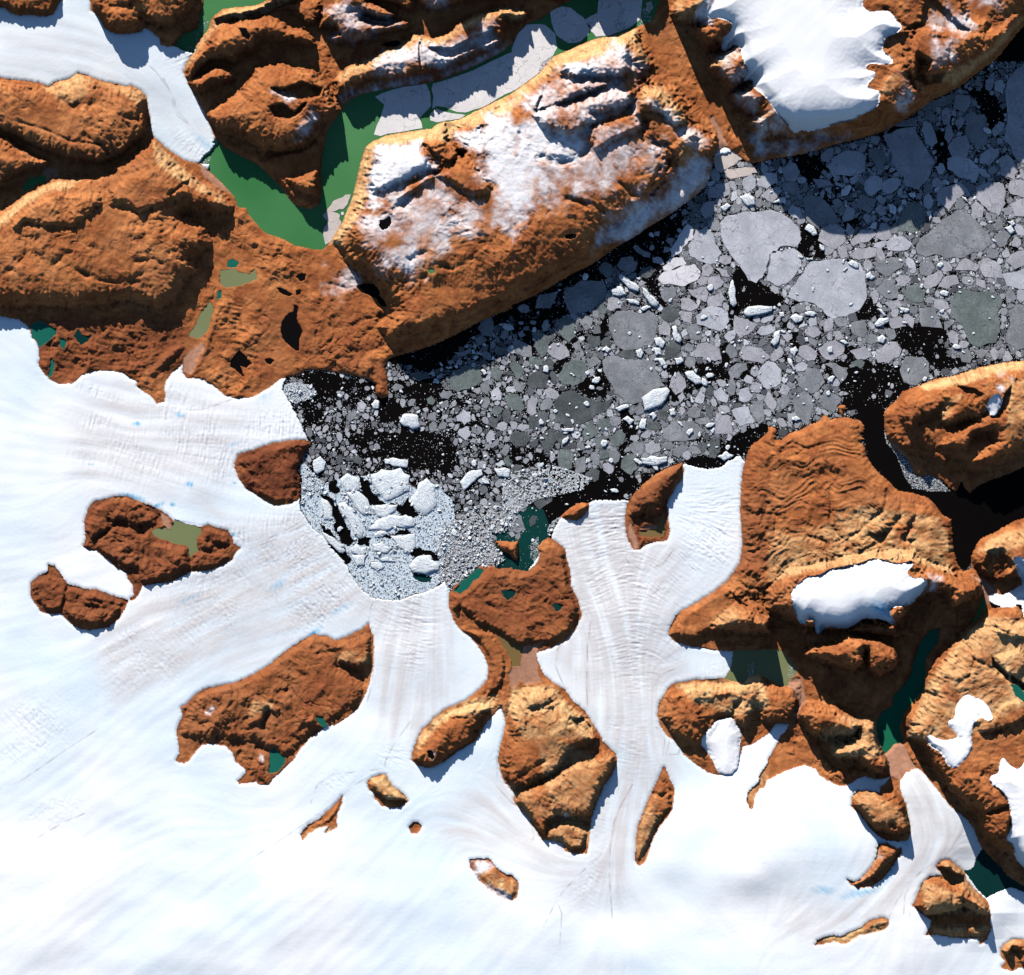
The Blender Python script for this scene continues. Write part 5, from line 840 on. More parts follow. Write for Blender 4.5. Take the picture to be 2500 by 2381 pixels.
print("terrain", round(time.time()-T0, 1))

# ------------------------------------------------------------------ water sheets
def sheet(name, pts, z, mat, label, cat, grow=0.):
    p = np.asarray(pts, float)
    a = p - np.roll(p, 1, 0); b_ = np.roll(p, -1, 0) - p
    if grow:
        sgn = 1 if np.sum(p[:, 0]*np.roll(p[:, 1], -1)-np.roll(p[:, 0], -1)*p[:, 1]) > 0 else -1
        t = a/(np.linalg.norm(a, axis=1, keepdims=True)+1e-9) + b_/(np.linalg.norm(b_, axis=1, keepdims=True)+1e-9)
        nrm = np.stack([t[:, 1], -t[:, 0]], 1)*sgn; nrm /= np.linalg.norm(nrm, axis=1, keepdims=True)+1e-9; p = p + nrm*grow
    me = bpy.data.meshes.new(name); v = [(float(wx(x)), float(wy(y)), z*U) for x, y in p]
    ar = sum(v[i][0]*v[(i+1) % len(v)][1]-v[(i+1) % len(v)][0]*v[i][1] for i in range(len(v)))
    me.from_pydata(v, [], [list(range(len(v))) if ar > 0 else list(range(len(v)))[::-1]]); me.update()
    return tag(link(name, me, mat), label, cat, kind='structure')
B_ = 60000
sheet("sea_water", [(-B_, -B_), (B_, -B_), (B_, B_), (-B_, B_)], 0, mat_sea, "near-black water of the ice-filled fjord", "water")
sheet("fjord_water", FJORDS['north'], .25, W['green'], "deep green fjord water round the pointed headland, upper left of centre", "water", 3)
sheet("fjord_water", FJORDS['top'], .25, W['green'], "green fjord arm entering from the top edge", "water", 3)
sheet("fjord_water", FJORDS['east'], .25, W['emerald'], "long emerald fjord between tan slopes on the right", "water", 3)
for (s, col, lab), lk in zip(LAKES, lakes):
    if lk: sheet("lake_water", lk[0], lk[1], W[col], lab, "lake", 3.5)
sheet("shallow_water", P("c1 1160,600 1210,560 1340,620 1420,560 1500,420 1600,380 1800,330 1850,200 1954,150 c2 100,100 240,140 300,300 260,480 100,640 0,620 c1 1700,640 1560,700 1300,720 1180,690"), .15, W['deep'], "dark teal shallows between rubble ice and the red hill", "water")
# ------------------------------------------------------------------ floating ice
# hand-read floes: outline, tone, label, short reference (or None)
FLOES = [
 ("F 1385,430 1400,415 1435,407 1475,405 1510,415 1535,435 1542,460 1530,475 1500,475 1480,490 1475,520 1455,545 1440,540 1425,515 1405,490 1390,465", 'pale', "big tooth-shaped pale floe with a long point downward", "tooth-shaped floe"),
 ("F 1487,482 1525,478 1543,490 1535,520 1515,545 1497,551 1475,540 1478,515 1482,495", 'pale', "pale floe tucked under the right side of the tooth-shaped floe", None),
 ("b3 150,390 180,330 240,240 300,150 380,120 500,100 580,110 700,130 745,200 750,300 750,410 700,490 600,540 500,560 420,490 350,440 240,430", 'pale', "largest pale round floe, carrying a cluster of small bergs", "largest round floe"),
 ("a3 1130,1876 1160,1820 1280,1740 1380,1650 1450,1600 1560,1650 1650,1760 1700,1830 1690,1876 b3 1600,50 1500,90 1350,105 1200,90 1140,60", 'grey', "wide grey half-moon floe between two cracked bands", "half-moon floe"),
 ("b3 1390,400 1450,340 1550,350 1680,345 1790,410 1750,520 1770,650 1740,740 1620,775 1530,730 1490,620 1400,520", 'green', "broad greenish floe above the golden island", "broad greenish floe"),
 ("b3 1830,500 1900,450 2100,400 2100,810 1900,800 1820,740 1850,600", 'grey', "smooth grey floe cut by the right edge above the island", "edge floe above the island"),
 ("b3 790,130 900,100 1000,90 1060,110 1020,170 900,240 840,200", 'grey', "fan-shaped grey floe right of the largest round floe", "fan-shaped floe"),
 ("b3 820,330 880,270 950,260 985,320 985,400 900,400", 'grey', "triangular grey floe below the fan-shaped floe", "triangular floe"),
 ("b3 815,860 840,800 900,750 980,735 1020,790 1000,850 920,900 840,895", 'lilac', "lone potato-shaped floe with a crack, in black water", "cracked potato-shaped floe"),
 ("b3 380,790 450,740 560,750 585,790 540,840 480,880 420,850", 'lilac', "wedge of lilac ice below the largest round floe", None),
 ("b3 430,905 520,900 600,930 610,980 560,1050 520,1000", 'grey', "heart-shaped grey floe over the black channel", "heart-shaped floe"),
 ("b3 215,1020 300,930 400,960 435,1040 380,1110 330,1130 260,1090", 'grey', "crumbly round floe left of the heart-shaped floe", None),
 ("b2 1870,1010 1900,930 1950,880 b3 60,900 100,950 105,1020 60,1080 -10,1100 -50,1050", 'pale', "pale pentagon floe two widths left of the heart-shaped floe", "pale pentagon floe"),
 ("b3 60,1170 160,1130 175,1190 110,1250 80,1220", 'grey', "small rubbly floe nearest the eastern highland shore", None),
 ("b3 630,890 700,870 740,890 710,940 650,930", 'green', "small greenish floe beside the cracked potato-shaped one", None),
 ("b3 1180,310 1220,230 1300,190 1340,230 1280,310 1200,330", 'lilac', "lilac rectangle-like floe below the half-moon floe", None),
 ("b3 1300,310 1350,240 1440,230 1460,290 1380,330", 'lilac', "lilac floe pressed against the right of another lilac floe", None),
 ("b3 1020,350 1100,300 1200,350 1180,430 1060,410", 'green', "squarish greenish floe left of the broad greenish floe", None),
 ("a3 990,1700 1030,1600 1110,1540 1180,1570 1200,1640 1180,1720 1110,1780 1010,1770", 'green', "egg-shaped greenish floe among grey ones", "egg-shaped greenish floe"),
 ("a3 270,1510 340,1490 420,1520 480,1580 560,1690 500,1720 380,1740 300,1690 280,1600", 'grey', "rounded triangular floe straddling the mountain's shadow edge", "floe on the shadow edge"),
 ("a3 445,1270 500,1200 600,1150 700,1160 745,1200 740,1310 600,1340 500,1350", 'pale', "loaf-shaped floe lying fully in the mountain's shadow", "loaf-shaped floe"),
 ("a3 880,1040 960,960 1130,960 1150,1050 1230,1180 1280,1240 1240,1330 1150,1450 1050,1420 980,1300 940,1250 920,1120", 'lilac', "long slab floe half in the mountain's shadow", "long slab floe"),
 ("a3 1370,1210 1450,1190 1480,1200 1560,1230 1610,1280 1580,1400 1500,1360 1440,1340 1370,1290", 'pale', "cracked pale floe right of the long slab floe", "cracked pale floe"),
 ("a3 1620,1180 1700,1120 1760,1130 1760,1180 1690,1270 1620,1250", 'lilac', "small lilac diamond floe at right", None),
 ("a3 1750,1230 1820,1180 1870,1220 1900,1300 1880,1380 1780,1340", 'lilac', "hexagonal lilac floe near the right edge", None),
 ("a3 1590,1430 1700,1390 1790,1400 1815,1460 1810,1560 1760,1650 1680,1610 1590,1520", 'lilac', "large lilac pentagon floe near the right edge", "lilac pentagon floe"),
 ("a3 1840,1400 1954,1380 2200,1400 2200,1510 1954,1510 1850,1480", 'lilac', "lilac floe cut by the right edge beside the pentagon floe", None),
 ("a3 1840,1560 1900,1530 2200,1530 2200,1640 1880,1650", 'lilac', "lower lilac floe cut by the right edge below its twin", None),
 ("a3 1810,700 1870,560 1954,480 2400,400 2400,1300 1954,1250 1870,1180 1790,1060 1830,900 1820,800", 'lilac', "huge lilac floe cut by the right edge under the mountain", "huge edge floe"),
 ("a3 1490,900 1560,850 1650,870 1680,960 1670,1100 1600,1150 1540,1080 1500,1000", 'grey', "grey shield-shaped floe in the mountain's shadow", "shield-shaped floe"),
 ("a3 1730,620 1790,610 1810,650 1790,720 1730,690", 'pale', "small shaded oval floe beside the huge edge floe", None),
 ("a3 630,1840 700,1760 800,1740 830,1790 760,1850 650,1880", 'lilac', "cracked lilac floe above the largest round floe", None),
 ("a3 740,1380 800,1340 870,1360 860,1450 790,1500 740,1460", 'pale', "bright pentagon floe crossing the shadow edge", None),
 ("a3 560,1450 620,1410 640,1430 610,1490 560,1500", 'white', "small bright shaded floe left of the bright pentagon floe", None),
 ("a3 620,1370 700,1320 690,1380 640,1410", 'pale', "small shaded leaf-shaped floe under the loaf-shaped floe", None),
 ("a3 1150,830 1240,770 1400,720 1440,730 1400,790 1300,810 1200,850", 'grey', "long shaded floe hugging the mountain coast", "coast-hugging floe"),
 ("a3 880,1020 960,960 1040,920 1130,900 1150,960 980,990", 'grey', "ragged shaded floe at the mountain's foot", None),
 ("a2 1540,1200 1570,1130 1640,1120 1760,1170 1770,1210 1700,1260 1600,1320 1550,1280", 'beige', "beige floe grounded at the mouth of the river flat", "beige river-mouth floe"),
 ("a2 1620,1310 1700,1290 1850,1280 1870,1320 1760,1350 1640,1350", 'beige', "long beige floe just below the river-mouth floe", None),
 ("a2 1230,1876 1270,1800 1340,1710 1380,1740 1390,1830 b2 1320,0 1300,20 1280,60 1215,95 1205,30", 'white', "white wedge floe below the plateau's lower right corner", "white wedge floe"),
 ("a2 1400,1760 1490,1730 1540,1800 1560,1876 b2 1570,0 1600,60 1570,140 1500,140 1430,120 1360,80 1345,0", 'pale', "tall pale floe between the wedge and the tooth-shaped floe", None),
 ("b2 1150,160 1200,100 1300,90 1330,140 1230,190 1160,190", 'white', "small white floe under the white wedge floe", None),
 ("b2 1115,250 1160,200 1280,150 1390,140 1440,200 1420,260 1320,310 1200,290 1120,270", 'white', "white floe with a green meltwater stain", "green-stained floe"),
 ("b2 1450,160 1510,140 1540,190 1500,240 1450,230", 'lilac', "small round floe right of the green-stained floe", None),
 ("b2 1550,170 1640,190 1660,240 1600,230", 'lilac', "thin sliver floe right of the small round floe", None),
 ("b2 1340,330 1480,315 1500,360 1480,430 1420,410", 'lilac', "lilac floe under the green-stained floe", None),
 ("b2 1500,390 1600,360 1640,410 1600,460 1500,460", 'lilac', "flat-topped lilac floe left of the striped thin berg", None),
 ("b2 1280,410 1350,400 1430,460 1370,500 1290,480", 'lilac', "lilac floe at lower left of its pale cluster", None),
 ("b2 1400,540 1450,490 1550,460 1640,500 1655,580 1590,655 1500,630 1410,600", 'pale', "large pale floe at the bottom of the pale cluster", "bottom pale floe"),
 ("b2 1490,260 1580,230 1620,280 1560,340 1500,320", 'lilac', "round lilac floe in the middle of the pale cluster", None),
 ("b2 1270,510 1370,505 1370,610 1310,580", 'lilac', "square lilac floe left of the bottom pale floe", None),
 ("b2 1700,530 1800,560 1880,600 1800,680 1740,710 1690,640", 'lilac', "funnel-shaped lilac floe in black water", "funnel-shaped floe"),
 ("b2 400,330 500,280 600,265 700,270 720,320 720,380 640,460 540,510 440,515 410,440", 'grey', "large blue-shaded floe under the plateau cliff", "blue-shaded floe"),
 ("b2 800,150 830,95 920,85 960,130 940,190 890,225 830,190", 'grey', "shaded cracked floe under the plateau's corner", None),
 ("b2 920,10 960,0 1060,60 1050,95 990,70", 'grey', "shaded narrow floe right of the shaded cracked one", None),
 ("b2 730,400 800,390 850,430 830,480 760,500 725,470", 'lilac', "small lilac floe under the pointed white berg", None),
 ("b2 740,560 800,500 900,490 1040,490 1120,560 1100,650 1060,760 960,790 860,800 780,740 740,640", 'grey', "great grey floe in the middle, speckled with small bergs", "great grey floe"),
 ("b2 150,670 200,655 270,690 285,740 260,830 230,860 190,810", 'green', "greenish club-shaped floe left of centre", "club-shaped floe"),
 ("b2 350,1000 400,900 460,870 540,880 580,930 575,1000 500,1060 430,1060 360,1030", 'green', "dark greenish round floe carrying one small white berg", "dark round floe"),
 ("b2 225,920 270,850 320,900 310,950 240,950", 'dark', "small dark square floe left of the dark round floe", None),
 ("b2 690,880 780,840 880,870 1000,860 1100,900 1110,970 1170,1070 1010,1170 990,1200 860,1210 780,1130 730,1020", 'grey', "wide grey mass touching the great striped berg", "wide grey mass"),
 ("b2 320,1200 390,1120 480,1110 600,1170 760,1180 720,1260 640,1290 560,1350 430,1390 330,1340", 'dark', "wide dark floe with a straight top right side", "wide dark floe"),
 ("b2 1390,850 1420,760 1500,740 1580,790 1600,870 1500,880", 'lilac', "helmet-shaped lilac floe right of centre", "helmet-shaped floe"),
 ("b2 1200,1080 1220,1000 1270,960 1320,1020 1330,1080 1250,1140", 'lilac', "kite-shaped floe beside a striped berg", None),
 ("b2 740,1470 820,1400 865,1440 850,1510 780,1540", 'green', "rough greenish floe at the black gap", "rough greenish floe"),
 ("b2 630,1480 700,1450 725,1500 700,1560 640,1550", 'green', "small round green floe left of the rough greenish one", None),
 ("b2 1730,1180 1740,1100 1800,1080 1840,1150 1790,1195", 'pale', "small pale trapezoid floe left of the pentagon floe", None),
 ("b2 1540,1110 1600,1080 1650,1150 1640,1200 1570,1180", 'pale', "rubbly pale floe in the right-hand ice band", None),
 ("b2 1390,1190 1440,1100 1475,1150 1460,1200", 'pale', "small pale triangular floe, right ice band", None),
 ("b2 1010,1520 1070,1490 1130,1510 1130,1570 1060,1600 1020,1570", 'lilac', "round bumpy floe above the finger-shaped rock", "round bumpy floe"),
 ("b1 1475,1040 1500,950 1600,905 1700,930 1735,1030 1650,1080 1540,1120 1480,1100", 'green', "gem-shaped greenish floe, largest on the dark western water", "gem-shaped floe"),
 ("b1 1690,630 1740,560 1800,545 1820,620 1800,700 1730,690", 'grey', "upper of two shaded round floes below the orange coast", "shaded round floes"),
 ("b1 1670,710 1720,680 1770,720 1740,760 1690,750", 'grey', "lower of two shaded round floes below the orange coast", None),
 ("b1 1505,815 1640,780 1640,810 1540,845", 'grey', "shaded bar-shaped floe below the orange coast", None),
 ("b1 1790,930 1850,920 1880,980 1850,1040 1790,1000", 'green', "small greenish floe right of the gem-shaped floe", None),
 ("b1 1690,890 1740,860 1770,900 1740,945", 'dark', "small dark floe above the gem-shaped floe's right corner", None),
 ("b1 1530,1300 1580,1250 1640,1270 1640,1340 1590,1370 1540,1340", 'pale', "pale leaf-shaped floe below the gem-shaped floe", "pale leaf-shaped floe"),
 ("b1 1550,1400 1620,1380 1640,1440 1600,1490 1550,1450", 'pale', "pale floe just below the leaf-shaped floe", None),
 ("b1 1790,1120 1850,1080 1880,1130 1870,1180 1800,1180", 'pale', "pale cracked floe at the west end of the ice band", None),
 ("b1 1035,1080 1070,1050 1120,1070 1110,1105 1060,1115", 'grey', "small grey oval floe right of the brown spit", "oval floe by the spit"),
 ("b1 1170,1000 1240,955 1320,970 1330,1010 1240,1035", 'dark', "dark mushy floe above the turquoise floe", None),
 ("b1 1300,1170 1340,1145 1370,1180 1350,1215 1310,1205", 'green', "small turquoise grey floe in the dark western water", "turquoise grey floe"),
 ("a1 1350,640 1600,560 1860,440 1954,400 a2 0,370 40,260 110,190 250,190 330,260 345,360 310,430 250,510 190,570 80,650 0,700 a1 1850,750 1700,830 1600,860 1530,855 1450,820 1380,810 1345,830 1355,740 1340,680", 'sheet', "long smooth ice sheet filling the upper fjord arm", "smooth fjord sheet"),
 ("a1 910,740 1000,700 1150,660 1295,640 1325,700 1335,810 1300,850 1250,900 1270,980 1100,1010 1010,1020 950,1040 900,1030 950,900 980,800", 'sheet', "smooth ice sheet mostly in shade, beside green open water", None),
 ("a1 1330,870 1380,830 1460,860 1530,870 1600,880 1550,910 1430,925 1380,935 1330,920", 'sheet', "small sunlit cream sheet at the plateau's north shore", None),
 ("a2 290,90 380,50 450,60 540,130 600,200 580,270 520,320 430,330 340,270 300,170", 'sheet', "round blue-shaded sheet in the top fjord arm", None),
 ("a2 560,150 650,100 660,0 660,-300 990,-300 990,60 980,150 900,210 750,270 640,280 595,230", 'sheet', "ice sheet with cream wedges cut by the top edge", None),
 ("a1 515,1630 560,1580 620,1520 680,1490 725,1485 700,1560 660,1600 600,1615", 'beige', "upper beige floe in the green fjord by the cliff", None),
 ("a1 510,1645 600,1622 640,1640 655,1700 640,1760 580,1830 530,1870 550,1700", 'beige', "lower beige floe in the green fjord by the cliff", None),
 ("a1 650,1620 668,1618 672,1640 655,1645", 'white', "tiny white floe beside the two beige floes", None),
 ("a2 1020,20 1060,10 1080,60 1050,100 1010,80", 'beige', "beige floe against the shore at the top edge", None),
]
BERGS = [
 ("b2 995,1160 1080,1100 1170,1085 1200,1110 1160,1190 1080,1240 1010,1255", "largest striped iceberg, a blunt white wedge", "largest striped iceberg"),
 ("b2 820,220 860,235 900,270 970,320 960,350 900,330 850,280", "long thin striped berg, upper one of the slanting pair", None),
 ("b2 990,320 1030,340 1080,390 1120,440 1100,465 1050,440 1010,380", "striped slanting berg ending the line of bergs, lower right", None),
 ("b2 750,345 800,310 850,330 870,370 830,385 770,375", "pointed white berg beside the blue-shaded floe", "pointed white berg"),
 ("b2 870,410 930,410 970,430 970,455 900,440", "flat white berg right of the small lilac floe", None),
 ("b2 980,480 1030,455 1060,470 1000,500", "small slanting berg at the great grey floe's top right", None),
 ("b2 1670,280 1685,265 1705,340 1715,440 1690,465 1665,430", "upright thin striped berg in black water", "upright thin berg"),
 ("b2 1770,510 1800,470 1870,460 1980,465 1980,500 1860,530 1800,540", "cigar-shaped white berg left of the largest round floe", "cigar-shaped berg"),
 ("b2 1220,620 1250,610 1290,700 1280,740 1240,720", "striped tall berg right of the great grey floe", None),
 ("b2 1085,710 1130,700 1170,740 1150,780 1100,760", "top berg of the chain right of the great grey floe", None),
 ("b2 1085,780 1130,780 1140,830 1100,840", "second berg of the chain right of the great grey floe", None),
 ("b2 1320,970 1380,955 1440,1010 1445,1050 1400,1060 1340,1010", "boot-shaped striped berg over black water", "boot-shaped berg"),
 ("b2 945,800 980,785 1005,820 985,860 955,840", "shell-shaped berg below the great grey floe", None),
 ("b2 1105,860 1150,860 1175,910 1140,920", "third berg of the chain, touching black water", None),
 ("b2 685,800 720,765 755,790 730,820", "white domed berg left of the great grey floe", None),
 ("b2 790,1240 880,1210 895,1230 820,1265", "white stick-shaped berg left of the largest striped iceberg", None),
 ("b2 845,1320 880,1300 930,1330 900,1370", "boxy berg below the stick-shaped berg", None),
 ("b2 970,1390 990,1320 1025,1325 1020,1400", "upright boxy berg below the largest striped iceberg", None),
 ("b2 375,1395 470,1390 470,1415 400,1420", "flat white bar berg on the wide dark floe's lower edge", None),
 ("b2 440,975 455,972 485,995 470,1003", "single small white berg sitting on the dark round floe", None),
 ("b2 1240,860 1290,850 1310,885 1260,910", "rounded berg in the black gap right of the chain", None),
 ("b2 1570,1610 1630,1570 1690,1600 1620,1645", "square block berg just off the outlet glacier front", "square berg at the glacier front"),
 ("b2 990,1620 1060,1605 1180,1610 1180,1650 1100,1680 1000,1660", "wide flat rough berg above the finger-shaped rock", None),
 ("b2 1200,1250 1240,1240 1250,1290 1215,1300", "bluish knobby berg below the largest striped iceberg", None),
 ("b2 1045,1290 1080,1270 1105,1300 1075,1335", "round knobby berg below the largest striped iceberg", None),
 ("b1 1095,1345 1120,1295 1180,1285 1235,1300 1250,1380 1200,1400 1130,1375", "big white domed berg alone in the dark western water", "big domed berg"),
 ("b1 985,1630 1040,1620 1155,1635 1150,1695 1060,1685 990,1665", "rectangular striped berg above the melange", "rectangular striped berg"),
 ("b1 1560,1800 1640,1720 1720,1710 1730,1750 1650,1810 1590,1870", "slanting striped berg right of the melange", "slanting striped berg"),
 ("b1 1820,1700 1900,1695 1940,1720 1930,1770 1850,1760", "striped berg right of the slanting berg", None),
 ("b1 880,1210 910,1175 940,1190 935,1240 900,1245", "white star-shaped berg below the brown spit", None),
 ("b1 1450,930 1490,920 1500,935 1470,940", "small white bar berg above the gem-shaped floe", None),
 ("b1 1715,950 1740,945 1765,975 1740,990", "small white berg on the gem-shaped floe's right corner", None),
 ("b1 620,1140 640,1130 660,1150 640,1165", "small white berg nearest the glacier in dark shallow water", None),
 ("b3 170,550 210,520 270,540 260,570 210,590", "striped berg below the largest round floe, leftmost", None),
 ("b3 280,510 330,500 370,520 350,540 290,530", "low white berg touching the largest round floe's underside", None),
 ("b3 610,130 640,110 690,140 690,170 640,160", "rough white berg stuck on the largest round floe's top edge", None),
 ("b3 570,190 605,165 608,175 580,198", "tiny stick-shaped berg on the largest round floe", None),
 ("b3 745,220 780,200 815,240 790,260 750,245", "white berg touching the largest round floe's right side", None),
 ("b3 815,600 850,555 920,550 920,580 870,615 830,620", "shell-striped berg in the black water right of the rubble", "shell-striped berg"),
 ("b3 20,740 50,660 90,645 90,690 50,765", "oval striped berg at lower left of the largest round floe", None),
 ("b3 150,860 180,870 210,940 200,955 165,910", "thin slanting berg above the crumbly round floe", None),
 ("b3 835,700 870,680 900,710 880,745 840,735", "rounded rough berg below the shell-striped berg", None),
 ("b3 840,480 870,490 905,530 885,540", "thin wedge berg above the shell-striped berg", None),
 ("b3 550,725 590,725 615,745 590,755", "small flat berg above the lilac wedge floe", None),
 ("b3 170,790 210,770 230,800 200,850 175,820", "leaf-striped berg above the crumbly floe", None),
 ("b3 1005,470 1040,475 1080,490 1060,510 1015,495", "bar berg in the rubble below the triangular floe", None),
 ("b3 1310,360 1340,340 1380,360 1370,385 1320,375", "rough berg at the broad greenish floe's left corner", None),
 ("b3 85,510 120,505 125,540 95,545", "blocky white berg left of the striped group", None),
 ("b3 280,705 300,700 310,730 285,732", "small cube-like berg below the striped group", None),
 ("b3 230,75 270,78 270,95 235,92", "low berg above the largest round floe, left one", None),
 ("b3 290,92 340,90 345,108 300,110", "low berg above the largest round floe, right one", None),
 ("a3 280,1750 310,1710 350,1730 375,1790 340,1800", "grid-marked berg right of the tooth-shaped floe", "grid-marked berg"),
 ("a3 25,1545 90,1510 130,1510 130,1555 70,1545", "triangular berg left of the floe on the shadow edge", None),
 ("a2 1740,1500 1790,1480 1850,1510 1855,1560 1800,1575", "rounded striped berg above the tooth-shaped floe", None),
 ("a2 1590,1580 1640,1550 1670,1570 1620,1615", "plain white block berg above the tooth-shaped floe", None),
 ("a3 1210,1620 1230,1610 1250,1660 1230,1690", "narrow berg right of the egg-shaped greenish floe", None),
 ("a3 770,1740 800,1700 830,1700 820,1750", "berg left of the egg-shaped greenish floe", None),
 ("a3 920,1570 950,1555 975,1580 970,1640 930,1620", "pale blue berg at the upper left of the egg-shaped floe", None),
 ("a3 1830,1690 1870,1680 1890,1710 1860,1730", "upper of two bergs below the lilac pentagon floe", None),
 ("a3 1800,1740 1850,1720 1880,1760 1850,1790", "lower of two bergs below the lilac pentagon floe", None),
 ("a3 1420,1360 1450,1370 1440,1400 1415,1390", "small rough berg below the cracked pale floe", None),
 ("a3 1480,1500 1510,1510 1530,1550 1500,1530", "thin berg between half-moon and cracked pale floes", None),
 ("a3 1070,1480 1120,1475 1130,1500 1090,1505", "flat berg above the egg-shaped greenish floe", None),
 ("c1 720,430 770,400 840,430 830,480 740,470", "striped block berg in the middle of the melange", None),
 ("c1 735,490 840,490 830,560 770,570", "rippled block berg just under the striped block", None),
 ("c1 630,100 680,85 740,130 790,220 815,300 800,360 760,330 700,220 650,160", "long rippled slab beside the long black gap", "long rippled slab"),
 ("c1 690,10 760,-10 850,60 870,150 830,180 760,120", "rippled slab at the upper end of the black gap", None),
 ("c1 885,120 960,105 1080,100 1060,150 990,200 930,190", "wave-marked slab with a pointed right end", None),
 ("c1 510,310 560,340 640,400 680,450 660,470 590,420 540,370", "narrow curved slab along the glacier front", None),
 ("c1 500,60 540,70 580,150 570,220 520,210", "slim slab at the top left of the black gap", None),
 ("c1 890,400 960,385 1040,430 1000,470 900,450", "upper striped ridge berg in the melange", None),
 ("c1 905,500 1000,500 1060,535 960,535", "middle striped ridge berg in the melange", None),
 ("c1 860,545 930,540 980,570 960,595 880,580", "lower striped ridge berg in the melange", None),
 ("c1 900,330 930,305 980,300 1000,325 960,350 910,350", "mound berg above the striped ridge bergs", None),
 ("c1 1170,570 1220,510 1310,490 1400,560 1390,600 1300,630 1210,620", "eye-shaped rough berg ringed with black water", "eye-shaped berg"),
 ("b1 650,1780 700,1740 770,1770 790,1860 c1 750,0 690,0 b1 670,1840", "rough pale slab left of the square berry-like slab", None),
 ("b1 880,1750 960,1710 1100,1700 1170,1760 1165,1870 c1 1060,40 1000,70 960,30 b1 900,1830", "square rough slab under the rectangular striped berg", "square rough slab"),
 ("b1 1250,1810 1300,1780 1370,1830 c1 1370,30 1370,110 1290,180 1230,150 1180,60 1210,20", "knobbly slab right of the square rough slab", None),
 ("b1 440,1640 490,1610 530,1650 520,1710 470,1740 440,1700", "round slab against the dark brown rock", None),
 ("c1 860,290 930,220 1020,180 1140,180 1210,220 1200,270 1100,270 1000,300", "flat blue-white slab in the upper melange", None),
 ("c1 1030,340 1210,325 1220,420 1160,480 1090,430", "triangular cracked slab in the upper melange", None),
 ("d3 1578,1130 1590,1128 1592,1140 1582,1140", "tiny white berg alone on the dark lake", None),
 ("d3 1745,1190 1765,1178 1770,1190 1750,1198", "tiny berg at the dark lake's rubble edge", None),
]
from mathutils import Matrix
def fractal(pts, it=2, amp=.10, r=None):
    r = r or np.random.default_rng(int(abs(pts[0][0]*131+pts[0][1]*17)) % 99991)
    p = np.asarray(pts, float)
    for k in range(it):
        q = np.roll(p, -1, 0); e = q-p; nrm = np.stack([-e[:, 1], e[:, 0]], 1)
        m = (p+q)/2 + nrm*r.normal(0, amp, (len(p), 1)); p = np.stack([p, m], 1).reshape(-1, 2); amp *= .8
    return p
def ccw(p):
    a = np.sum(p[:, 0]*np.roll(p[:, 1], -1)-np.roll(p[:, 0], -1)*p[:, 1]); return p if a < 0 else p[::-1]   # map y runs down
def slab(name, pts, z0, th, mat, dome=0., ins=1.0):
    p = ccw(np.asarray(pts)); c = p.mean(0); n = len(p)
    r = np.linalg.norm(p-c, axis=1, keepdims=True).clip(1)
    rings = [(p, z0-2), (p, z0+th*.7), (c+(p-c)*(1-np.minimum(.35, ins/r)), z0+th)]
    if dome: rings += [(c+(p-c)*.62, z0+th+dome*.6), (c+(p-c)*.3, z0+th+dome)]
    V = np.concatenate([np.column_stack([wx(a[:, 0]), wy(a[:, 1]), np.full(n, z*U)]) for a, z in rings])
    if dome: V[3*n:, 2] += U*dome*.5*np.random.default_rng(n).normal(size=len(V)-3*n)
    F = []
    for k in range(len(rings)-1):
        for i in range(n): j = (i+1) % n; F.append((k*n+i, k*n+j, (k+1)*n+j, (k+1)*n+i))
    F.append(tuple(range((len(rings)-1)*n, len(rings)*n)))
    me = bpy.data.meshes.new(name); me.from_pydata([tuple(v) for v in V-np.array([wx(c[0]), wy(c[1]), 0])], [], F); me.update()
    o = link(name, me, mat); o.location = (float(wx(c[0])), float(wy(c[1])), 0)
    if dome:
        me.polygons.foreach_set("use_smooth", [True]*len(me.polygons))
        a = float((p[:, 0].sum()*7.3) % 3.14); me.transform(Matrix.Rotation(-a, 4, 'Z')); o.rotation_euler.z = a
    return o

OX0, OY0, OW, OH = 600, 150, 2160, 1500
occ = np.ones((OH, OW), bool)
ax_, ay_ = np.arange(OX0, OX0+OW), np.arange(OY0, OY0+OH)
ii = np.clip(np.searchsorted(gx, ax_), 0, NX-1); jj = np.clip(np.searchsorted(gy, ay_), 0, NY-1)
main_w = np.zeros((NY, NX), bool); d, w = polyfield(SEA, 4); main_w[w] = d > 0; main_w &= water
land_ok = main_w[np.ix_(jj, ii)]
for s in ("b3 880,1380 1500,1500 1954,1700 2700,1500 c3 2700,100 1954,330 1650,500 1430,620 900,-100 b3 700,1400 690,1290 780,1200 860,1230",): land_ok &= ~inside(P(s), ax_, ay_)
occ = ~land_ok
sz_map = np.ones((OH, OW), f4)
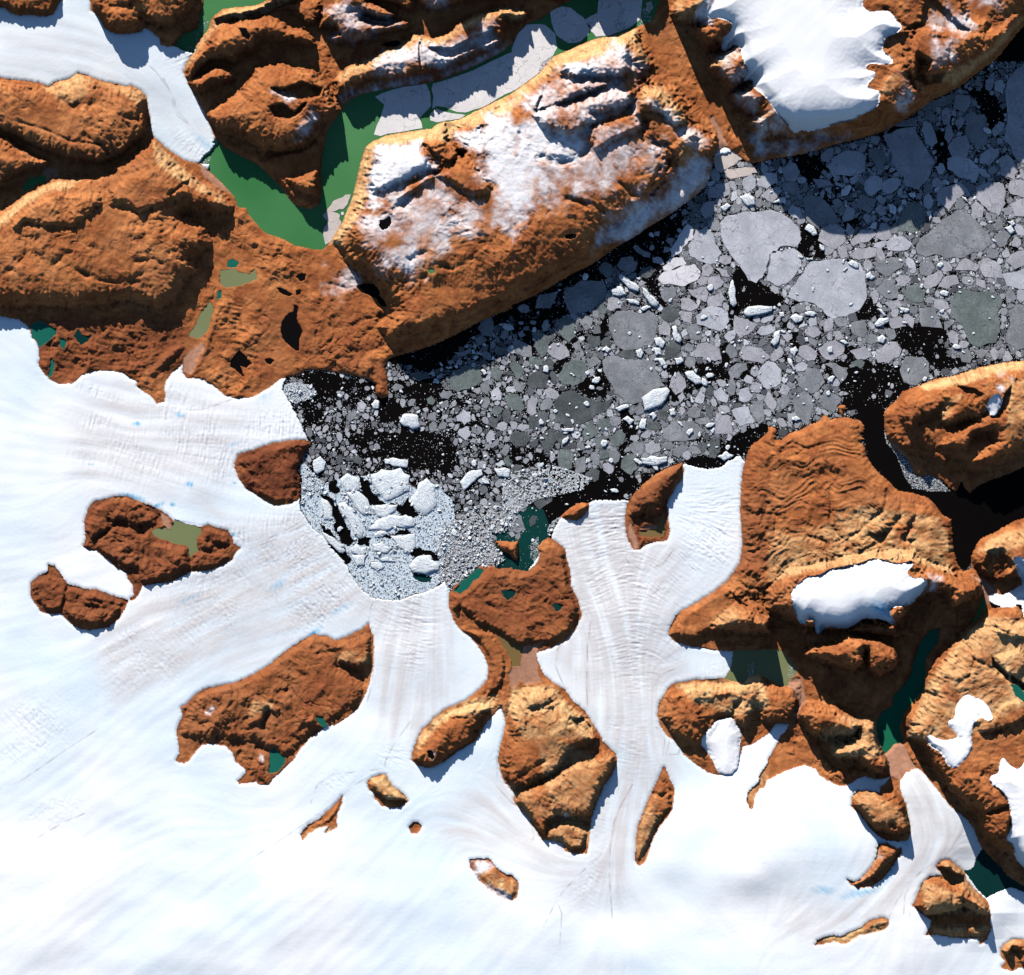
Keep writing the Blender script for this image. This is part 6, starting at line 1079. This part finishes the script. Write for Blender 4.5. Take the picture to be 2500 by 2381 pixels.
# how densely the small ice lies: open leads
dens = np.ones((OH, OW), f4)
AX, AY = np.meshgrid(ax_.astype(f4), ay_.astype(f4))
ln = perlin(AX/70, AY/70, 201)*.6 + perlin(AX/28, AY/28, 202)*.5
dens = np.clip(.98 + .75*ln + .25*perlin(AX/11, AY/11, 203), .05, 1)
OPEN = [("c1 345,-60 500,-60 700,-120 1000,-150 1230,-20 1400,-60 1500,60 1530,250 1500,400 1420,560 1400,700 1300,775 1000,832 740,662 570,432 335,130", .0), ("b1 960,860 1500,680 1954,480 1954,560 1640,700 1500,850 1450,920 1300,960 1040,900", .03), ("b1 930,1160 1050,1170 1200,1240 1100,1290 1080,1370 940,1340", .04), ("b1 690,1470 850,1400 1100,1430 1300,1400 1500,1480 1560,1650 1450,1760 1200,1700 1000,1600 800,1620 750,1560", .16), ("b1 1000,1020 1400,1000 1450,1180 1300,1250 1080,1120", .18),
 ("b1 320,1000 500,960 900,1050 900,1150 700,1080 480,1200 420,1140", .12), ("b1 350,1180 500,1140 700,1090 880,1140 800,1220 550,1240 420,1400 370,1330", .38),
 ("b2 0,460 400,230 800,10 1200,-200 1200,100 1100,240 1170,420 1200,590 1130,440 960,230 720,150 720,260 400,310 380,380 420,520 200,640 0,660", .16), ("b2 80,660 140,640 190,880 80,860", .1), ("b2 290,950 400,820 440,660 500,720 460,860 350,980", .1), ("b2 580,1000 700,900 760,1100 700,1170 560,1150 500,1070", .12), ("b2 660,640 720,460 720,700 640,720", .1),
 ("b2 1680,250 1720,150 1954,320 1954,460 1750,480 1690,640 1640,540", .05), ("b2 1180,900 1400,900 1850,900 1850,1010 1500,1060 1220,1200 1180,1060", .25), ("b2 1600,760 1680,740 1640,940 1600,920", .12), ("b2 790,1280 900,1240 960,1420 870,1480", .15), ("b2 800,1500 880,1500 880,1800 740,1800 820,1620", .15), ("b2 0,1540 150,1540 300,1620 500,1700 700,1740 640,1840 300,1780 0,1660", .25), ("b2 640,1700 950,1700 950,1876 600,1876", .12), ("b2 1310,1620 1500,1600 1570,1560 1760,1400 1954,1350 1954,1420 1780,1600 1560,1720 1330,1680", .06),
 ("a3 1500,680 1650,680 1760,760 1820,850 1790,960 1700,990 1580,760", .06), ("a3 1250,990 1370,1000 1420,1150 1370,1300 1290,1250", .06), ("a3 150,1190 440,1170 460,1310 340,1400 280,1360 200,1280", .10), ("a3 480,1350 560,1380 540,1430 470,1400", .1), ("a3 740,1180 800,1200 830,1280 760,1290", .2), ("a3 260,1730 380,1780 420,1876 240,1876", .1), ("a3 560,1680 700,1640 680,1740 600,1760", .15), ("b3 220,0 420,0 440,90 330,110 220,60", .1), ("b3 0,330 150,400 90,440 0,500", .1), ("b3 100,560 160,560 170,640 110,650", .1),
 ("b3 720,420 800,400 840,500 900,620 1350,560 1370,850 1600,860 1500,920 1300,960 1040,800 980,720 940,640 820,560 660,560", .10), ("b3 900,620 1330,680 1350,830 1100,800", .15), ("b3 300,700 420,900 600,880 560,800 620,740 760,880 800,880 640,1180 560,1120 480,1000 330,880", .22), ("b3 620,900 900,900 1300,960 1100,1050 900,1230 860,1320 880,1480 760,1500 700,1400 640,1280 560,1200 600,1060", .14), ("b3 160,650 240,660 260,800 170,760", .2),
 ("b3 700,1300 900,1300 1000,1876 900,1876 760,1600", .05), ("c3 1000,0 1450,-20 1954,200 1420,640", .01), ("c2 60,100 380,-50 600,-100 900,-80 860,80 600,90 300,360 250,480 100,640 -200,560 60,350", .04), ("c1 1500,200 1954,100 1954,420 1800,330 1600,300", .3), ("b2 1000,1740 1200,1680 900,1876 800,1876", .3),
 ("a2 900,1800 1400,1500 1250,1800 1150,1876 860,1876", .2)]
for s, v in OPEN:
    m = inside(P(s), ax_, ay_); dens[m] = np.minimum(dens[m], v*(1+2.0*np.clip(ln[m]+.25*perlin(AX[m]/9, AY[m]/9, 209), -.3, 1.2)))
dens[~land_ok] = 0
dens0 = dens.copy()
HF = []
def mark(p):
    m = inside(p, ax_, ay_)
    ys, xs_ = np.where(m); occ[ys, xs_] = True; dens[ys, xs_] *= .10
refs = []
for s, tone, lab, ref in FLOES:
    p = P(s); big_ = p.max(0)-p.min(0); 
    q = fractal(p, 2 if big_.max() > 25 else 1, .09 if tone != 'sheet' else .02)
    thin = tone == 'sheet'
    o = slab("ice_floe", q, .45, .8 if not thin else .35, FM[tone], ins=.8 if not thin else .3)
    tag(o, lab, "ice floe", "floes drifting in the fjord")
    mark(q); HF.append((q.mean(0), big_.mean()))
    if ref: refs.append((q.mean(0), ref, float(big_.mean())/2))
# striped bergs
for s, lab, ref in BERGS:
    p = P(s); c = p.mean(0); p = c+(p-c)*1.04; big_ = p.max(0)-p.min(0); q = fractal(p, 2, .07); r_ = float(big_.mean())/2
    mel = "melange" in lab or "slab" in lab
    o = slab("iceberg", q, .45, (3.8 if mel else 2.0+min(4.0, r_*.17)), mat_berg, dome=(.6 if mel else min(1.2, .06*r_+.4)), ins=1.2)
    tag(o, lab, "iceberg", "icebergs in the fjord"); mark(q)
    if ref: refs.append((q.mean(0), ref, r_))
for c, nm in (("b1 960,1080", "brown spit"), ("c1 200,0", "dark brown rock"), ("b2 1120,1800", "finger-shaped rock"), ("b3 570,1250", "mushroom-shaped islet"), ("b3 1000,1200", "golden island"), ("b2 250,300", "orange coast"), ("c2 470,160", "lens-shaped rock")):
    refs.append((P(c)[0], nm, 20))
DIRS = ["right of", "below and right of", "below", "below and left of", "left of", "above and left of", "above", "above and right of"]
used = {}
def place_label(x, y, r, size, tone, noun):
    if len(f"{size} {tone}".split()) > 3: size = ''
    ds = sorted((math.hypot(x-c[0], y-c[1])-rr, k) for k, (c, nm, rr) in enumerate(refs))
    for dk, k in ds[:5]:
        c, nm, rr = refs[k]; a = int(round(math.atan2(y-c[1], x-c[0])/(math.pi/4))) % 8
        near = "just " if dk < 22 else "" if dk < 70 else "well "
        lab = f"{size} {tone} {noun} {near}{DIRS[a]} the {nm}"
        if lab not in used and len(lab.split()) <= 16: used[lab] = 1; return lab.strip()
    for dk, k in ds[:5]:
        c, nm, rr = refs[k]; c2, nm2, _x = refs[ds[1 if k != ds[1][1] else 0][1]]
        lab = f"{size} {tone} {noun} between the {nm} and the {nm2}"
        if lab not in used and len(lab.split()) <= 16: used[lab] = 1; return lab.strip()
    lab = f"{size} {tone} {noun} near the {refs[ds[0][1]][1]}"; used[lab] = 1
    return lab
# packed floes of falling size
def blob(x, y, r, n, el, an, rr):
    t = np.sort((np.arange(n)+rr.uniform(-.3, .3, n))*2*math.pi/n); q = r*rr.uniform(.78, 1.12, n)
    px, py = q*np.cos(t)*el, q*np.sin(t)/el
    el2 = 1; return np.column_stack([x+px*math.cos(an)-py*math.sin(an), y+px*math.sin(an)+py*math.cos(an)])
placed = []; shapes = {}
for r, tries in ((32, 700), (25, 1800), (19, 4000), (15, 7000), (12, 11000), (9, 18000), (7, 26000), (5, 30000), (3.8, 45000)):
    xs_ = rng.integers(50, OW-50, tries); ys_ = rng.integers(50, OH-50, tries); rj = r*rng.uniform(.85, 1.2, tries)
    big_ok = (AX[0][xs_] > 1250)
    for x, y, q, g in zip(xs_, ys_, rj, big_ok):
        if not land_ok[y, x] or occ[y, x] or (r > 13 and not g): continue
        if rng.random() > dens[y, x]**2.2 * (.10 if x+OX0 < 1180 and r > 6 else .5 if x+OX0 < 1180 else 1): continue
        k = int(q*(.98 if r < 6.5 else .7))
        if occ[y-k:y+k+1:2, x-k:x+k+1:2].any(): continue
        if r > 6.5:
            pg = fractal(blob(x+OX0, y+OY0, q*1.08, int(rng.integers(4, 8)), rng.uniform(.72, 1.35), rng.uniform(0, 3.14), rng), 2, .055, rng)
            x0_, y0_ = pg.min(0).astype(int)-1; x1_, y1_ = pg.max(0).astype(int)+2
            m_ = inside(pg, np.arange(x0_, x1_), np.arange(y0_, y1_)); sl_ = (slice(y0_-OY0, y1_-OY0), slice(x0_-OX0, x1_-OX0))
            if occ[sl_].shape != m_.shape or (occ[sl_] & m_).sum() > .05*m_.sum(): continue
            occ[sl_] |= m_; dens[sl_][m_] *= .12; shapes[(x+OX0, y+OY0, q)] = pg
        else:
            yy, xx = np.ogrid[-k:k+1, -k:k+1]; dsk = xx*xx+yy*yy <= q*q*.92
            occ[y-k:y+k+1, x-k:x+k+1] |= dsk; dens[y-k:y+k+1, x-k:x+k+1][dsk] *= .12
        placed.append((x+OX0, y+OY0, q))
placed.sort(key=lambda t: -t[2])
PA = np.array(placed); cell = {}
for i_, (x, y, r) in enumerate(placed): cell.setdefault((int(x//40), int(y//40)), []).append(i_)
def clip(poly, nx, ny, c):
    out = []; dd_ = [x*nx+y*ny-c for x, y in poly]
    for i in range(len(poly)):
        j = (i+1) % len(poly); a, b_ = dd_[i], dd_[j]
        if a <= 0: out.append(poly[i])
        if (a < 0 < b_) or (b_ < 0 < a):
            t = a/(a-b_); out.append((poly[i][0]+t*(poly[j][0]-poly[i][0]), poly[i][1]+t*(poly[j][1]-poly[i][1])))
    return out
def packed(x, y, r, n):
    # a floe grown until it meets its neighbours
    q = [tuple(v) for v in blob(x, y, r*1.42, n, rng.uniform(.74, 1.36), rng.uniform(0, 3.14), rng)]
    for a in range(int((x-r*4)//40), int((x+r*4)//40)+1):
        for b_ in range(int((y-r*4)//40), int((y+r*4)//40)+1):
            for k in cell.get((a, b_), ()):
                X2, Y2, r2 = placed[k]; D2 = math.hypot(X2-x, Y2-y)
                if D2 < .01 or D2 > r*1.6+r2*1.6: continue
                t = (D2*D2 + r*r - r2*r2)/(2*D2) - .55
                nx, ny = (X2-x)/D2, (Y2-y)/D2
                q = clip(q, nx, ny, x*nx+y*ny+max(t, r*.5))
    return np.array(q)
inframe = [t for t in placed if t[0] < 2495]
n_ind = 300 - len(FLOES)
ind = inframe[:n_ind]; indset = set(ind); rest = [t for t in placed if t not in indset]
def tone_at(x, y):
    u = rng.random() + .35*float(perlin(np.array([x/160.]), np.array([y/160.]), 301)[0])
    if x > 1750: return 'lilac' if u < .55 else 'grey' if u < .85 else 'pale'
    if x > 1200: return 'grey' if u < .3 else 'dark' if u < .55 else 'green' if u < .85 else 'lilac'
    return 'grey' if u < .5 else 'pale' if u < .75 else 'dark'
TN = {'lilac': 'lilac-grey', 'pale': 'pale', 'grey': 'grey', 'dark': 'dark grey', 'green': 'greenish'}
for x, y, r in ind:
    tn = tone_at(x, y); n = int(rng.integers(5, 9))
    p = shapes.get((x, y, r)); p = packed(x, y, r, n) if p is None else p
    o = slab("ice_floe", p, .4, .7, FM[tn], ins=.6)
    tag(o, place_label(x, y, r, "medium" if r > 15 else "small" if r > 9.5 else "tiny", TN[tn]+(" rounded" if n > 7 else " angular"), "ice floe"), "ice floe", "floes drifting in the fjord")
# bright little bergs
nb = 0; bset = []
for _ in range(9000):
    x = int(rng.integers(40, OW-40)); y = int(rng.integers(40, OH-40))
    if x+OX0 > 2480 or not land_ok[y, x] or not land_ok[y-6:y+7, x-6:x+7].all(): continue
    X_, Y_ = x+OX0, y+OY0
    band = math.exp(-((X_-1650)/560)**2)*math.exp(-((Y_-(1010-.16*(X_-1600)))/190)**2) + .12
    if rng.random() > band*.5 or any(math.hypot(X_-a, Y_-b) < 13 for a, b in bset): continue
    r = min(9.5, 3.0*rng.pareto(2.2)+2.8); bset.append((X_, Y_)); nb += 1
    p = fractal(blob(X_, Y_, r, int(rng.integers(5, 8)), rng.uniform(1.0, 1.5), rng.uniform(0, 3.14), rng), 1, .08, rng)
    o = slab("iceberg", p, .45, 1.2+r*.35, mat_berg, dome=.4, ins=.8)
    tag(o, place_label(X_, Y_, r, "small" if r > 5 else "tiny", "white", "iceberg"), "iceberg", "icebergs in the fjord")
    if nb >= 215: break
# ------------------------------------------------------------------ loose ice nobody could count: chips in their thousands
def chips(name, cx, cy, r, z, th, mat, label, nmin=6, bumpy=False, cat="brash ice"):
    n = len(cx); K = nmin
    t = (np.arange(K)[None, :]+rng.uniform(-.35, .35, (n, K)))*2*np.pi/K
    q = r[:, None]*rng.uniform(.65, 1.15, (n, K)); el = rng.uniform(.8, 1.3, n)[:, None]; an = rng.uniform(0, np.pi, n)[:, None]
    a = q*np.cos(t)*el; b_ = q*np.sin(t)/el
    x = cx[:, None]+a*np.cos(an)-b_*np.sin(an); y = cy[:, None]-(a*np.sin(an)+b_*np.cos(an))
    z = np.broadcast_to(z, (n,)); th = np.broadcast_to(th, (n,))
    top = np.stack([wx(x*.86+cx[:, None]*.14), wy(y*.86+cy[:, None]*.14), np.broadcast_to(((z+th)*U)[:, None], x.shape)+ (rng.normal(0, .25, x.shape)*th[:, None]*U if bumpy else 0)], -1)
    bot = np.stack([wx(x), wy(y), np.broadcast_to((z*U)[:, None], x.shape)], -1)
    V = np.concatenate([top, bot], 1).reshape(-1, 3)
    base_i = (np.arange(n)*2*K)[:, None, None]; k = np.arange(K); k2 = (k+1) % K
    side = np.stack([k, k+K, k2+K, k2], -1)[None] + base_i
    # top fan as quads (K must be even)
    tq = np.array([[0, i, i+1, i+2] for i in range(1, K-2, 2)])[None] + base_i
    F = np.concatenate([side, tq], 1).reshape(-1, 4)
    return tag(link(name, np_mesh(name, V, F, 4, False), mat), label, cat, kind='stuff')
if rest:
    Vv = []; Ff = []; k0 = 0
    for x, y, r in rest:
        q = shapes.get((x, y, r)); q = fractal(packed(x, y, r, int(rng.integers(5, 9))), 1, .05, rng) if q is None else q; q = ccw(q); m_ = len(q)
        Vv += [(float(wx(a)), float(wy(b_)), .10*U) for a, b_ in q] + [(float(wx(a)), float(wy(b_)), .95*U) for a, b_ in q*.96+np.array([x, y])*.04]
        Ff += [tuple(range(k0+m_, k0+2*m_))] + [(k0+i, k0+(i+1) % m_, k0+m_+(i+1) % m_, k0+m_+i) for i in range(m_)]; k0 += 2*m_
    me = bpy.data.meshes.new("small_floes"); me.from_pydata(Vv, [], Ff); me.update()
    tag(link("small_floes", me, mat_floes), "countless small grey floes packed between the larger ones", "ice floes", kind='stuff')
if 0:
    a = np.array(rest); chips("xx", a[:, 0].astype(float), a[:, 1].astype(float), a[:, 2]*.98, .3, .6, mat_brash, "countless small grey floes packed between the larger ones", 8)
n = 420000
x = rng.uniform(0, OW-1, n); y = rng.uniform(0, OH-1, n); dd = dens[y.astype(int), x.astype(int)]
keep = rng.random(n) < dd*.48 + .004*(dd > 0)
x = x[keep]; y = y[keep]; r = np.minimum(.8 + .55*rng.pareto(2.4, len(x)), 5.0)
chips("brash_ice", x+OX0, y+OY0, r, rng.uniform(.12, .3, len(x)), rng.uniform(.25, .8, len(x)), mat_brash, "fine grey brash ice filling the gaps of the fjord", 6)
# half-frozen slush between the floes: a thin broken skin of new ice
st = 1.6; xs = np.arange(OX0, OX0+OW-2, st); ys = np.arange(OY0, OY0+OH-2, st)
GX, GY = np.meshgrid(xs.astype(f4), ys.astype(f4)); iy = (GY-OY0).astype(int); ix = (GX-OX0).astype(int)
dd = blur(dens0, 3)[iy, ix]*np.clip((GX-900)/500, .35, 1)
hole = perlin(GX/13, GY/13, 401) + .8*perlin(GX/5.5, GY/5.5, 402) + .7*perlin(GX/2.9, GY/2.9, 403)
vein = np.abs(perlin(GX/26+.5*perlin(GX/9, GY/9, 405), GY/26, 404))
keep = (dd*1.35 + .6*hole + .45*perlin(GX/34, GY/34, 407) - .90 > 0) & (vein > .045) & land_ok[iy, ix]
F = np.arange(keep.size).reshape(keep.shape); q = keep[:-1, :-1] & keep[1:, :-1] & keep[1:, 1:] & keep[:-1, 1:]
F = np.stack([F[:-1, :-1], F[1:, :-1], F[1:, 1:], F[:-1, 1:]], -1)[q]; u, inv = np.unique(F, return_inverse=True)
V = np.stack([wx(GX), wy(GY), (.12+.10*np.clip(hole, -1, 1))*U], -1).reshape(-1, 3)[u]
tag(link("slush_ice", np_mesh("slush_ice", V, inv.reshape(-1, 4)), mat_slush), "thin grey slush ice frozen between the floes", "slush ice", kind='stuff')
# rubble melange at the calving front: a lumpy sheet and blocks on it
def melange(s, dirt, label, nblk, step=2.0, z0=1.6, holes=()):
    p = fractal(P(s), 1, .05); x0, y0 = p.min(0); x1, y1 = p.max(0)
    xs = np.arange(x0, x1, step); ys = np.arange(y0, y1, step); m = inside(p, xs, ys)
    for h_ in holes: m &= ~inside(fractal(P(h_), 2, .12), xs, ys)
    GX, GY = np.meshgrid(xs.astype(f4), ys.astype(f4))
    if dirt > .5: m &= (perlin(GX/7, GY/7, 311)+.6*perlin(GX/3.4, GY/3.4, 312)) > -.42 - .25*perlin(GX/60, GY/60, 313)
    zz = z0 + .35*perlin(GX/7, GY/7, 321) + .45*np.abs(perlin(GX/3.3, GY/3.3, 322))
    idx = np.arange(m.size).reshape(m.shape); q = m[:-1, :-1] & m[1:, :-1] & m[1:, 1:] & m[:-1, 1:]
    F = np.stack([idx[:-1, :-1], idx[1:, :-1], idx[1:, 1:], idx[:-1, 1:]], -1)[q]
    u, inv = np.unique(F, return_inverse=True)
    V = np.stack([wx(GX), wy(GY), zz*U], -1).reshape(-1, 3)[u]
    me = np_mesh("ice_rubble_sheet", V, inv.reshape(-1, 4)); a = me.attributes.new("dirt", 'FLOAT', 'POINT'); a.data.foreach_set("value", np.full(len(u), dirt, np.float32))
    tag(link("ice_rubble_sheet", me, mat_mel), label, "ice rubble", kind='stuff')
    bx = rng.uniform(x0, x1, nblk); by = rng.uniform(y0, y1, nblk)
    ok = m[np.clip(((by-y0)/step).astype(int), 0, m.shape[0]-1), np.clip(((bx-x0)/step).astype(int), 0, m.shape[1]-1)]
    bx, by = bx[ok], by[ok]; r = np.minimum(1.0+.7*rng.pareto(2.4, len(bx)), 5.0)
    chips("ice_blocks", bx, by, r, np.full(len(bx), z0-.3), .8+.75*r, mat_rubble, label.replace("sheet", "blocks lying on the sheet"), 6, True, "ice rubble")
MELH = ["c1 490,240 560,290 620,380 690,470 720,540 690,560 640,500 570,430 520,330", "c1 580,140 620,100 660,200 720,300 750,380 700,420 640,380 600,300", "c1 790,0 900,20 1000,100 930,110 850,90", "c1 1020,90 1160,50 1240,180 1180,200 1080,150", "c1 780,370 880,360 860,420 780,400", "c1 960,340 1150,290 1220,340 1080,330", "c1 1180,480 1250,430 1400,510 1390,530 1280,480 1210,510", "c1 1190,600 1260,630 1340,650 1330,690 1260,690 1200,640", "c1 1490,460 1515,460 1515,520 1490,510", "c1 480,10 560,40 590,120 520,60", "b1 540,1760 620,1780 640,1876 560,1876", "b1 790,1760 870,1800 880,1876 800,1860"]
melange("c1 345,-60 500,-60 700,-120 1000,-150 1230,-20 1400,-60 1500,60 1530,250 1500,400 1420,560 1400,700 1300,775 1200,792 1100,832 1000,832 890,818 800,742 740,662 690,562 570,432 430,282 335,130", .0, "pale blue rubble ice sheet packed against the calving glacier front", 5200, holes=MELH)
melange("c1 1400,300 1520,200 1700,100 1954,120 1880,180 1954,200 c2 -40,300 c1 1800,330 1820,400 1900,530 1830,570 1740,620 1640,690 1540,710 1475,770 1440,700 1380,720 1400,600", 1.0, "grey-beige dirty rubble ice sheet above the red hill", 4200)
melange("b1 330,1680 370,1655 440,1740 520,1800 500,1900 345,1900", .15, "white rubble ice sheet beside the dark brown rock", 300)
melange("b1 210,1060 330,1040 420,1060 465,1130 400,1170 330,1190 250,1190 200,1120", .5, "beige rubble ice sheet at the upper corner of the glacier front", 400, z0=1.2)
melange("c2 -60,-150 200,-200 400,-180 620,-100 560,-20 350,30 200,60 60,150 0,300 -80,200", .8, "dirty rubble ice sheet off the lens-shaped rock", 1500)
melange("c2 290,340 320,280 380,220 370,190 340,200 270,260 265,330", .8, "small rubble ice sheet at the outlet glacier's left corner", 200, z0=1.0)
melange("a0 1250,370 1330,365 1480,415 1465,470 1430,500 1405,545 1330,500 1270,420", .6, "brown-white rubble ice sheet at the green fjord's glacier corner", 700, z0=2.2)
for s, n_, lab in (("b3 885,1390 910,1480 960,1550 1050,1600 1090,1690 1120,1750 1180,1765 1230,1740 1300,1760 1345,1830 1400,1876 1240,1876 1100,1850 1040,1760 980,1600 900,1500", 2600, "fine white ice crumbs in the shallow bay of the golden island"), ("d3 1700,1250 1800,1180 1820,1130 1850,1170 1954,1210 1954,1240 1850,1200 1750,1250 1690,1290", 500, "white ice crumbs on the dark lake's lower shore"), ("c2 140,400 200,340 210,430 220,500 180,560 140,500", 400, "ice crumbs beside the red hill's tip"),
                  ("a0 1500,330 1600,180 1560,120 1500,240 1480,400 1300,400 1400,370", 160, "sparse ice crumbs in the green fjord arm"), ("a2 800,60 850,60 860,240 790,240", 160, "ice crumbs in the upper fjord ice"), ("a2 1000,60 1050,100 1060,170 960,200", 200, "ice crumbs near the river shore at top"), ("c2 1650,1300 1670,1330 1660,1420 1630,1430 1640,1340", 120, "ice crumbs at the small glacier arm"), ("c2 1790,1340 1850,1290 1850,1400 1800,1430", 90, "ice crumbs floating on the olive lake"), ("c3 150,1300 200,1380 170,1440 150,1400", 60, "ice crumbs at the olive lake's right end"), ("a2 220,480 310,420 300,460 200,560", 260, "ice crumbs along the plateau's north shore"), ("a0 1530,1240 1610,1190 1600,1230 1560,1260", 60, "ice crumbs at the snout in the green fjord")):
    p = P(s); x0, y0 = p.min(0); x1, y1 = p.max(0); bx = rng.uniform(x0, x1, n_*4); by = rng.uniform(y0, y1, n_*4)
    gg = inside(p, np.arange(x0, x1+1), np.arange(y0, y1+1)); ok = gg[(by-y0).astype(int), (bx-x0).astype(int)]; bx, by = bx[ok][:n_], by[ok][:n_]
    zl = [lk[1] for lk in lakes if lk and inside(lk[0], np.array([bx.mean()]), np.array([by.mean()]))[0, 0]] if len(bx) else []
    chips("ice_crumbs", bx, by, np.minimum(.5+.35*rng.pareto(2.6, len(bx)), 2.2), (zl[0] if zl else .25)+.05, .5, mat_rubble, lab, 6)
print("ice", round(time.time()-T0, 1), len(placed), len(ind), nb)
